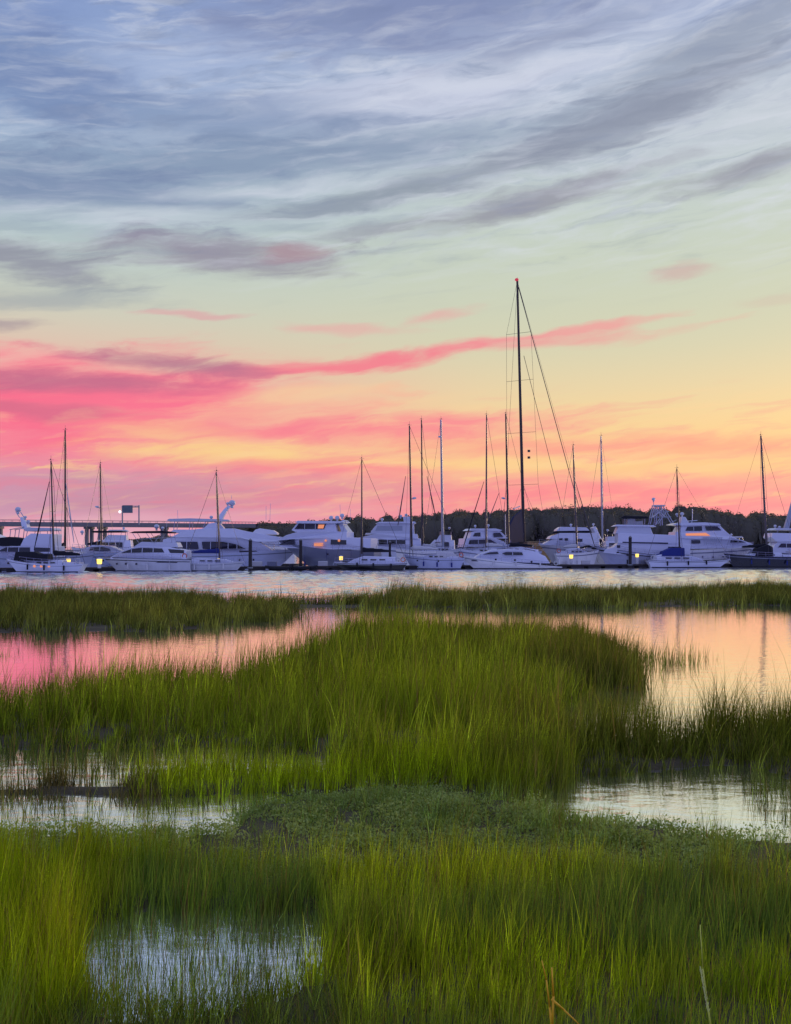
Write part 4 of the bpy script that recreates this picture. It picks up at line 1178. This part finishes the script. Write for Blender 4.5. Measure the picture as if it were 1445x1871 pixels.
# ---------------- front low catamaran-like cruiser, bow left
B = Boat('motor_yacht', 'low white sport cruiser with a sloping bow and wrap windows at the front dock', 'yacht', 930, fd(930) + 1, False, 3, GM)
B.hull(1022, 838, (1036, 1028, 1015), 4.8, white, rake=2.4, transom=.8)
b1 = B.block('cabin', [(1000, 1029), (992, 1016), (970, 1006), (930, 1003), (896, 1005), (876, 1012), (866, 1019), (880, 1026)], 4.0, 3.2, white, nose=.4)
B.win([(952, 1014), (950, 1009), (922, 1008.5), (914, 1011), (920, 1014)], b1)
B.win([(908, 1012), (906, 1008), (892, 1009), (880, 1013)], b1)
B.slab('radar_arch', [(984, 1014), (978, 1004), (958, 1001), (960, 1003), (974, 1006), (978, 1016)], 3.0, white)
B.portholes([(902, 1022), (936, 1023), (966, 1026)], r=.16)
B.posts('mast_pole', [((924, 1004), (923, 940))], 0, .06, palemast)
B.win([(985, 1031), (985, 1029), (860, 1023), (860, 1025)], (B.root.children[0], lambda x, z: B.hb(min(.97, max(0, (x - B.xs) / B.L))) * .97), navy, 'hull_stripe')

# ---------------- yacht behind the tall mast stays
B = Boat('motor_yacht', 'white flybridge yacht with a dark hardtop edge below the tall sloop stays', 'yacht', 1040, 176, False, 0, GM)
B.hull(1100, 984, (1003, 1000, 993), 5.2, white, rake=3)
b1 = B.block('deckhouse', [(1092, 1001), (1090, 984), (1022, 982), (1006, 986), (986, 996)], 4.6, 4.1, white, nose=.4)
B.win([(1060, 990), (1060, 984.5), (1050, 984.5), (1050, 990)], b1); B.win([(1034, 988), (1034, 983.5), (1028, 983.5), (1028, 988)], b1); B.win([(1024, 987), (1024, 983.5), (1018, 984), (1018, 987)], b1)
b2 = B.block('flybridge', [(1088, 985), (1086, 974), (1020, 974), (1004, 980), (1000, 985)], 3.9, 3.6, white)
B.slab('hardtop_edge', [(1076, 974), (1074, 970), (1010, 971), (1006, 974)], 3.6, darkcan)
B.slab('hardtop', [(1074, 970), (1068, 964), (1022, 963), (1016, 967), (1014, 970.5)], 3.5, white)
B.posts('hardtop_support', [((1076, 972), (1080, 984)), ((1050, 972), (1050, 984))], 1.6, .06)
B.block('radar_arch', [(1090, 985), (1080, 964), (1086, 962), (1096, 985)], 3, 2.4, white)
B.dome(1043, 959, .28); B.dome(1084, 958, .26)

# small open boats near the dock at 1020-1085
B = Boat('motor_yacht', 'small white runabout with an open windscreen beside the yellow light at the trawler', 'motorboat', 1062, fd(1062) + 12, True, 0, GM)
B.hull(1020, 1092, (1014, 1012, 1008), 3.0, white)
b1 = B.block('console', [(1034, 1012), (1036, 1003), (1056, 1001), (1066, 1010)], 2.0, 1.6, white)
B.win([(1040, 1008), (1042, 1004), (1054, 1003), (1058, 1008)], b1)
B.slab('canopy', [(1060, 1000), (1074, 996), (1088, 1002), (1086, 1004), (1074, 999), (1062, 1002)], 2.2, darkcan)
B.posts('canopy_frame', [((1066, 999), (1064, 1010)), ((1084, 1002), (1084, 1010))], 1.0, .03)

# ---------------- white trawler, bow left
B = Boat('motor_yacht', 'tall boxy white trawler yacht with a lattice tower on its stern deck', 'yacht', 1170, fd(1170) + 9, False, -6, GM)
B.hull(1262, 1086, (1018, 1012, 998), 6.0, white, rake=2.2, stripe=navy, fine=2.8)
b1 = B.block('deckhouse', [(1256, 1014), (1256, 994), (1128, 992), (1118, 1000), (1106, 1002), (1100, 1010), (1130, 1013)], 5.2, 4.9, white, nose=.2)
B.win([(1240, 1006), (1240, 999), (1216, 999), (1216, 1006)], b1); B.win([(1130, 1001), (1130, 996), (1124, 996), (1124, 1001)], b1)
b2 = B.block('upper_deck', [(1236, 994), (1232, 978), (1126, 974), (1126, 993)], 5.0, 4.7, white)
B.win([(1216, 994), (1216, 991.5), (1134, 990), (1134, 992)], b2, navy, 'dark_band')
b3 = B.block('pilothouse', [(1190, 977), (1184, 961), (1128, 961), (1122, 975)], 4.2, 3.9, cream)
B.slab('pilothouse_roof', [(1196, 963), (1190, 960), (1124, 959), (1118, 962)], 4.4, white)
B.block('bridge_seats', [(1174, 961), (1172, 952), (1160, 953), (1156, 946), (1146, 946), (1144, 961)], 2.4, 2.2, deckm)
B.posts('bimini_frame', [((1140, 944), (1140, 960)), ((1176, 945), (1176, 960)), ((1158, 943), (1158, 960))], 1.2, .05)
B.slab('bimini_top', [(1132, 946), (1138, 943), (1180, 944), (1184, 947), (1180, 948), (1138, 948)], 2.8, darkcan)
B.posts('lattice_tower', [((1194, 924), (1186, 958)), ((1200, 924), (1196, 960)), ((1206, 923), (1208, 960)), ((1210, 926), (1228, 956)), ((1196, 925), (1212, 925)), ((1193, 935), (1220, 935)),
                          ((1190, 945), (1224, 945)), ((1196, 930), (1214, 945)), ((1210, 930), (1192, 945)), ((1214, 936), (1200, 958))], 1.1, .09)
B.slab('tower_platform', [(1192, 925), (1192, 923), (1214, 923), (1214, 925)], 2.2, cream)
B.dome(1194, 912, .36); B.posts('tower_pole', [((1194, 915), (1194, 924)), ((1224, 956), (1236, 950))], 0, .05)
B.portholes([(1126, 1010), (1143, 1013)], r=.24)

# ---------------- sweeping yacht, bow right
B = Boat('motor_yacht', 'white yacht with a long sweeping roofline and slatted side rail', 'yacht', 1290, 172, True, 0, GM)
B.hull(1222, 1378, (1007, 1004, 998), 5.6, white, rake=3.2)
b1 = B.block('deckhouse', [(1228, 1004), (1230, 982), (1330, 982), (1352, 988), (1370, 994), (1366, 1001)], 5.0, 4.4, white, nose=.4)
B.win([(1326, 991), (1328, 987), (1346, 988.5), (1356, 991)], b1); B.win([(1256, 993), (1256, 987), (1272, 987), (1272, 993)], b1)
b2 = B.block('upper_deck', [(1226, 984), (1228, 972), (1318, 970), (1330, 980), (1350, 988), (1318, 986)], 4.8, 4.3, white, nose=.4)
b3 = B.block('wheelhouse', [(1234, 972), (1240, 960), (1282, 958), (1308, 959), (1324, 974)], 4.2, 3.8, white, nose=.3)
B.win([(1284, 969), (1282, 962), (1304, 962), (1312, 969)], b3, name='windscreen')
B.win([(1246, 970), (1250, 963), (1276, 962), (1276, 970)], b3)
B.win([(1246, 979), (1246, 975), (1282, 974), (1290, 979)], b2, warm, 'lit_window')
B.slab('hardtop', [(1222, 959), (1232, 956), (1280, 955), (1306, 957), (1310, 960), (1240, 961)], 4.4, white)
B.block('radar_arch', [(1240, 958), (1244, 944), (1250, 945), (1256, 957)], 2.4, 1.6, cream)
B.dome(1237, 940, .34); B.dome(1246, 939, .4); B.posts('radar_bar', [((1256, 952), (1274, 951)), ((1264, 952), (1264, 957)), ((1265, 930), (1265, 951))], 0, .07, cream)
B.posts('side_rail', [((q, 982), (q + 1, 995)) for q in range(1278, 1312, 4)] + [((1276, 982), (1312, 982))], 2.46, .06, cream)

# ---------------- right edge yacht with raked pole
B = Boat('motor_yacht', 'white yacht cropped by the right edge with a raked grey pole', 'yacht', 1450, fd(1450) + 9, False, 0, GM)
B.hull(1540, 1388, (1014, 1010, 1004), 5.2, white)
b1 = B.block('deckhouse', [(1530, 1011), (1530, 990), (1416, 988), (1408, 996), (1402, 1010)], 4.6, 4.2, white, nose=.2)
B.win([(1500, 1002), (1500, 994), (1420, 993), (1414, 1000)], b1)
b2 = B.block('flybridge', [(1510, 990), (1508, 976), (1404, 974), (1402, 982), (1410, 990)], 4.2, 3.9, white)
B.slab('hardtop', [(1500, 970), (1498, 966), (1412, 965), (1406, 969)], 3.8, cream)
B.posts('hardtop_support', [((1416, 968), (1412, 976)), ((1450, 968), (1450, 976)), ((1490, 968), (1490, 976))], 1.6, .06)
B.block('raked_pole', [(1432, 966), (1442, 930), (1446, 915), (1449, 917), (1446, 936), (1441, 966)], .8, .3, palemast)
B.dome(1416, 961, .3); B.dome(1424, 963, .28)

# ================================================================ sailing yachts
# left ketch-like sloop with lit portholes, bow left in the photo
sailboat('white sloop with three lit orange portholes and a dark sail cover', 156, 12, (1031, 1031, 1022), (98, 1012), (93, 842), d=fd(80) + .5, cover=darkcan, boomto=(146, 1014), beam=3.8,
         lit=[(71, 1034), (84, 1034), (98, 1034)], furl=((62, 1005), (90, 880), darkcan), mastm=darkmast, dodger=([(30, 1024), (32, 1008), (66, 1008), (76, 1012), (92, 1012), (92, 1024)], darkcan))
sailboat('tall masted sloop with black furled canvas behind the lit porthole sloop', 90, 172, (1016, 1015, 1010), (119, 1002), (119, 786), d=fd(130) + 12, cover=darkcan, boomto=(108, 998), mastm=darkmast, r=.14,
         furl=((135, 992), (120, 880), whitecan), beam=3.8)
sailboat('sloop with a radar halfway up its mast left of the bridge sign', 148, 214, (1008, 1007, 1003), (185, 998), (183, 847), d=fd(180) + 30, mastm=darkmast, radar=(177, 926), boomto=(160, 995), cover=darkcan, beam=3.6, r=.12)
sailboat('small white sloop with a bright blue boom cover at the front dock', 334, 447, (1029, 1030, 1026), (401, 1020), (395, 862), d=fd(390) - .5, cover=bluecan, boomto=(350, 1010), mastm=alum, beam=3.2,
         cab=[(352, 1031), (352, 1021), (362, 1019), (412, 1022), (426, 1026), (428, 1031)], furl=None)
sailboat('black hulled sloop with white cabin and navy boom cover', 744, 610, (1029, 1030, 1028), (661, 1012), (661, 839), d=fd(677) - .3, hullm=black, cover=darkcan, boomto=(712, 1008), mastm=darkmast, beam=3.6,
         cab=[(722, 1030), (722, 1018), (700, 1017), (664, 1016), (646, 1022), (632, 1030)], stripe=white)
sailboat('white ketch hull under the leftmost of the close pair of masts', 848, 738, (1020, 1020, 1014), (752, 1000), (748, 778), d=fd(790) + 3.2, cover=whitecan, boomto=(800, 1004), mastm=darkmast, beam=4.2, r=.14,
         radar=(757, 910), dark=[(762, 1024), (800, 1025)], dodger=([(796, 1022), (798, 1007), (826, 1008), (838, 1020)], whitecan))
sailboat('white sloop with a dark slim mast right of the radar mast', 800, 716, (1008, 1007, 1002), (772, 1000), (770, 767), d=fd(770) + 16, mastm=darkmast, boomto=(796, 1000), cover=whitecan, beam=4, r=.13, furl=((727, 960), (741, 870), wire))
sailboat('pale masted sloop with a lantern box high on the mast', 770, 852, (1008, 1007, 1002), (809, 1002), (805.5, 767), d=fd(810) + 18, mastm=palemast, boomto=(778, 998), cover=whitecan, beam=4, r=.19, radar=(804, 798), furl=((796, 945), (780, 870), wire))
sailboat('sloop with a dark furled jib slanting down from its mast', 930, 838, (1010, 1009, 1003), (888, 1000), (889, 758), d=fd(890) + 15, mastm=alum, boomto=(918, 998), cover=whitecan, beam=4.2, r=.13,
         furl=((845, 1004), (884, 880), darkcan))
sailboat('sloop with navy boom cover whose mast carries a radar near the treeline', 988, 870, (1008, 1007, 1003), (929, 998), (924, 756), d=fd(930) + 21, mastm=darkmast, boomto=(972, 998), cover=darkcan, beam=4.2, r=.17, radar=(919, 910),
         furl=((876, 992), (912, 900), wire))
sailboat('sloop with a short mast crossing the tall sloop stays', 1014, 1094, (1012, 1011, 1006), (1054, 1004), (1047, 814), d=fd(1050) + 12, mastm=alum, boomto=(1030, 1000), cover=whitecan, beam=3.6, r=.13, furl=((1087, 1000), (1051, 880), wire))
sailboat('sloop whose pale mast rises just left of the trawler', 1064, 1132, (1008, 1007, 1002), (1101, 992), (1098, 797), d=fd(1100) + 24, mastm=palemast, boomto=(1075, 992), cover=darkcan, beam=3.8, r=.15)
sailboat('white sloop with a large bright blue sail cover in front of the sweeping yacht', 1180, 1335, (1024, 1026, 1022), (1242, 1018), (1236.5, 856), d=fd(1258) + .5, cover=bluecan, boomto=(1199, 1015), mastm=darkmast, beam=3.7, stripe=navy,
         cab=[(1196, 1027), (1196, 1015), (1206, 1013), (1262, 1016), (1280, 1021), (1284, 1027)], dodger=([(1206, 1016), (1208, 1008), (1224, 1001), (1248, 1001), (1248, 1016)], bluecan))
sailboat('navy hulled sloop with black sail cover at the right edge', 1460, 1322, (1018, 1017, 1012), (1401, 1006), (1390, 796), d=fd(1390) + .5, hullm=navy, cover=darkcan, boomto=(1356, 1000), mastm=alum, beam=4.2, r=.17,
         dodger=([(1376, 1016), (1380, 1002), (1400, 995), (1408, 1000), (1408, 1016)], darkcan))

# giant sloop in the second row, seen mostly end on
d = 190
B = Boat('sailboat', 'giant dark hulled sloop with the tallest mast in the marina', 'sailboat', 985, d, True, 58, GS)
B.hull(915, 1075, (1000, 998, 994), 7.2, navy, rake=4, transom=.6, fine=2.0)
B.block('cabin', [(945, 999), (947, 990), (990, 989), (1020, 995), (1024, 998)], 4.2, 3.4, wood, nose=.4)
B.mast((957, 990), (945, 513), .33, darkmast, (.22, .42, .62, .8), bowpx=(1080, 990), sternpx=(918, 996), deckpy=996, shroudw=5.5, boom=((957, 978), (922, 980)), cover=greyh)
B.block('furled_sail', [(926, 994), (929, 962), (938, 944), (952, 932), (955, 960), (955, 994)], .5, .3, mat('furled grey sail', (26, 32, 72), rough=.9, var=.3, bscale=1))
B.posts('inner_stay', [((957, 650), (1036, 965))], 0, .05, wire)
B.posts('head_stay', [((947, 524), (1075, 990))], 0, .075, wire)
B.posts('spreader_light', [((966, 822), (966, 826)), ((966, 834), (966, 838))], 0, .28, wire)
b = MB(); x, z = B.p(944, 511); b.ball((x, 0, z), .36, .36, .28); b.build('masthead_light', mat('red masthead light', (220, 60, 70), emit=(240, 70, 90), es=.35), B.root)
B.posts('lantern', [((950, 925), (938, 930))], 0, .1, cream)

# ================================================================ small things along the docks
def fender(B, px, py, col=None):
    x, z = B.p(px, py); t = min(.97, max(.02, (x - B.xs) / B.L)); y = B.hb(t) + .1
    side = -1 if B.right else 1
    b = MB(); b.tube((x, side * y, z - .3), (x, side * y, z + .3), .12, n=8); b.ball((x, side * y, z + .3), .12, .12, .12, 8, 5); b.tube((x, side * y, z + .3), (x, side * (y - .12), B.shz(t)), .02, n=4)
    b.build('fender', col or whitecan, B.root)
fm = [whitecan, darkcan, bluecan]
k = 0
for B in BOATS:
    xs0, xs1 = B.pxr
    if B.root['category'] == 'yacht':
        zz0 = min(xs0, xs1); ww = abs(xs1 - xs0); sh = HZ - (B.shz(.5) - CH) / B.k
        wl = HZ + CH / B.k
        if not any(c.name.startswith('porthole') for c in B.root.children):
            B.portholes([(zz0 + ww * f, sh + (wl - sh) * .42) for f in (.34, .46, .58, .68)], r=.15)
        # awning over the aft deck and dark cockpit opening
        sx = xs0; w_ = xs1 - xs0
        B.posts('ensign_staff', [((sx + w_ * .02, sh + 1), (sx - w_ * .01, sh - 16))], 0, .03)
    near = B.d < fd(B.cx) + 12
    if not near: continue
    wl = HZ + CH / B.k
    for f in (.22, .46, .68):
        fender(B, xs0 + (xs1 - xs0) * f, wl - 7.5 - (k % 3), fm[(k // 3) % 3]); k += 1
def dockbox(px, off, label, col):
    d = fd(px) + off
    root = empty('dock_box', ((px - CX) / F * d, d, .56), 0.0); tag(root, label, 'dock box', 'dock storage boxes')
    b = MB(); b.box(-.7, .7, -.35, .35, .0, .55); b.build('body', col, root, bevel=.04)
    b = MB(); b.prism([(-.74, .552), (.74, .552), (.66, .72), (-.66, .72)], lambda x, z: .39 - (z - .552) * .3); b.build('lid', col, root, bevel=.02)
dockbox(470, 4.4, 'white dock box just right of the tall dark piling', plast)
dockbox(497, 4.4, 'grey dock box midway along the open dock edge', greyh)
dockbox(590, 4.4, 'white dock box left of the yellow light near the black sloop', plast)
dockbox(1070, 4.4, 'white dock box right of the yellow light near the trawler bow', plast)
dockbox(1180, 4.4, 'grey dock box behind the stern of the blue covered sloop', greyh)
def dinghy(px, off, label, right=True):
    d = fd(px) + off; k = d / F
    root = empty('dinghy', ((px - CX) / F * d, d, 0.0), 0 if right else math.pi); tag(root, label, 'dinghy')
    b = MB()
    for s in (-1, 1):
        b.tube((-1.6, s * .7, .32), (.9, s * .7, .34), .22, n=10); b.tube((.9, s * .7, .34), (1.8, 0, .55), .22, .19, 10)
    b.build('tube', darkcan, root, smooth=True)
    b = MB(); b.box(-1.5, 1.0, -.6, .6, .14, .2); b.build('floor', deckm, root)
    b = MB(); b.box(-1.95, -1.55, -.16, .16, .45, .95); b.box(-1.85, -1.7, -.06, .06, -.3, .45); b.build('outboard', black, root, bevel=.04)
dinghy(556, 2.0, 'dark inflatable dinghy tied to the dock left of the black sloop')
dinghy(508, 2.2, 'dark inflatable dinghy tied near the tall piling', False)

def cruiser(px0, px1, top, d, label, m=None, win=True):
    cx = (px0 + px1) / 2; w = px1 - px0; sg = 1 if w > 0 else -1
    wl = HZ + CH * F / d
    B = Boat('motor_yacht', label, 'yacht', cx, d, sg > 0, random.uniform(-8, 8), GM)
    sh = wl - 24
    B.hull(px0, px1, (sh, sh - 1, sh - 6), 4.4, m or white, rake=2.0)
    h = sh - top
    b1 = B.block('deckhouse', [(px0 + w * .06, sh), (px0 + w * .08, sh - h * .5), (px0 + w * .55, sh - h * .52), (px0 + w * .78, sh - 1)], 3.8, 3.2, white, nose=.4)
    B.win([(px0 + w * .2, sh - h * .16), (px0 + w * .2, sh - h * .4), (px0 + w * .52, sh - h * .4), (px0 + w * .62, sh - h * .16)], b1)
    b2 = B.block('flybridge', [(px0 + w * .14, sh - h * .5), (px0 + w * .15, sh - h * .74), (px0 + w * .42, sh - h * .76), (px0 + w * .5, sh - h * .5)], 3.2, 2.8, cream, nose=.2)
    B.slab('bimini_top', [(px0 + w * .12, top + 3), (px0 + w * .16, top), (px0 + w * .4, top), (px0 + w * .44, top + 3)], 2.8, random.choice([darkcan, whitecan]))
    B.posts('bimini_frame', [((px0 + w * .15, top + 2), (px0 + w * .16, sh - h * .7)), ((px0 + w * .41, top + 2), (px0 + w * .42, sh - h * .7))], 1.3, .04)
    B.dome(px0 + w * .2, top - 3, .3)
cruiser(250, 130, 968, 196, 'distant flybridge cruiser seen under the bridge beside the paired piers')
cruiser(836, 760, 968, 198, 'distant white flybridge cruiser between the pale mast and the slanting jib')
cruiser(690, 640, 974, 192, 'distant small cruiser hidden behind the mast of the black sloop')
cruiser(1100, 1150, 972, 200, 'distant cruiser behind the bow of the trawler')
cruiser(1320, 1400, 980, 196, 'distant cruiser low between the sweeping yacht and the navy sloop', greyh)
# deck clutter that makes each boat its own: hatches, cleats, coiled lines, life rings
ringm = mat('orange life ring', (200, 84, 40), rough=.7)
for i, B in enumerate(BOATS):
    L = B.L
    if L < 5: continue
    for f in (.72, .82):
        z = B.shz(f) + .02; x = B.xs + L * f
        b = MB(); b.box(x - .3, x + .3, -.3, .3, z, z + .12); b.build('hatch', glass if i % 2 else cream, B.root, bevel=.02)
    b = MB(); x = B.xs + L * .97; z = B.shz(.97)
    b.box(x - .35, x + .25, -.1, .1, z + .02, z + .16); b.tube((x + .2, 0, z + .1), (x + .45, 0, z - .35), .04, n=5); b.build('anchor', chrome, B.root)
    if B.d < fd(B.cx) + 12:
        z = B.shz(.08) + .55; x = B.xs + L * .06; sd = -1 if B.right else 1; y = sd * B.hb(.06) * .9
        b = MB()
        for k_ in range(12):
            a, c = k_ * math.pi / 6, (k_ + 1) * math.pi / 6
            b.tube((x + math.cos(a) * .3, y, z + math.sin(a) * .3), (x + math.cos(c) * .3, y, z + math.sin(c) * .3), .06, n=6)
        b.build('life_ring', ringm if i % 3 else plast, B.root)
        # mooring line down to the dock
        b = MB(); x = B.xs + L * .93; z = B.shz(.93)
        pts_ = [(x + t * 2.2 * (.6), -sd * (.4 + t * 3.6), z * (1 - t) + .6 * t - .5 * math.sin(math.pi * t)) for t in [j / 8 for j in range(9)]]
        b.path(pts_, .025, 4); b.build('mooring_line', darkcan, B.root)
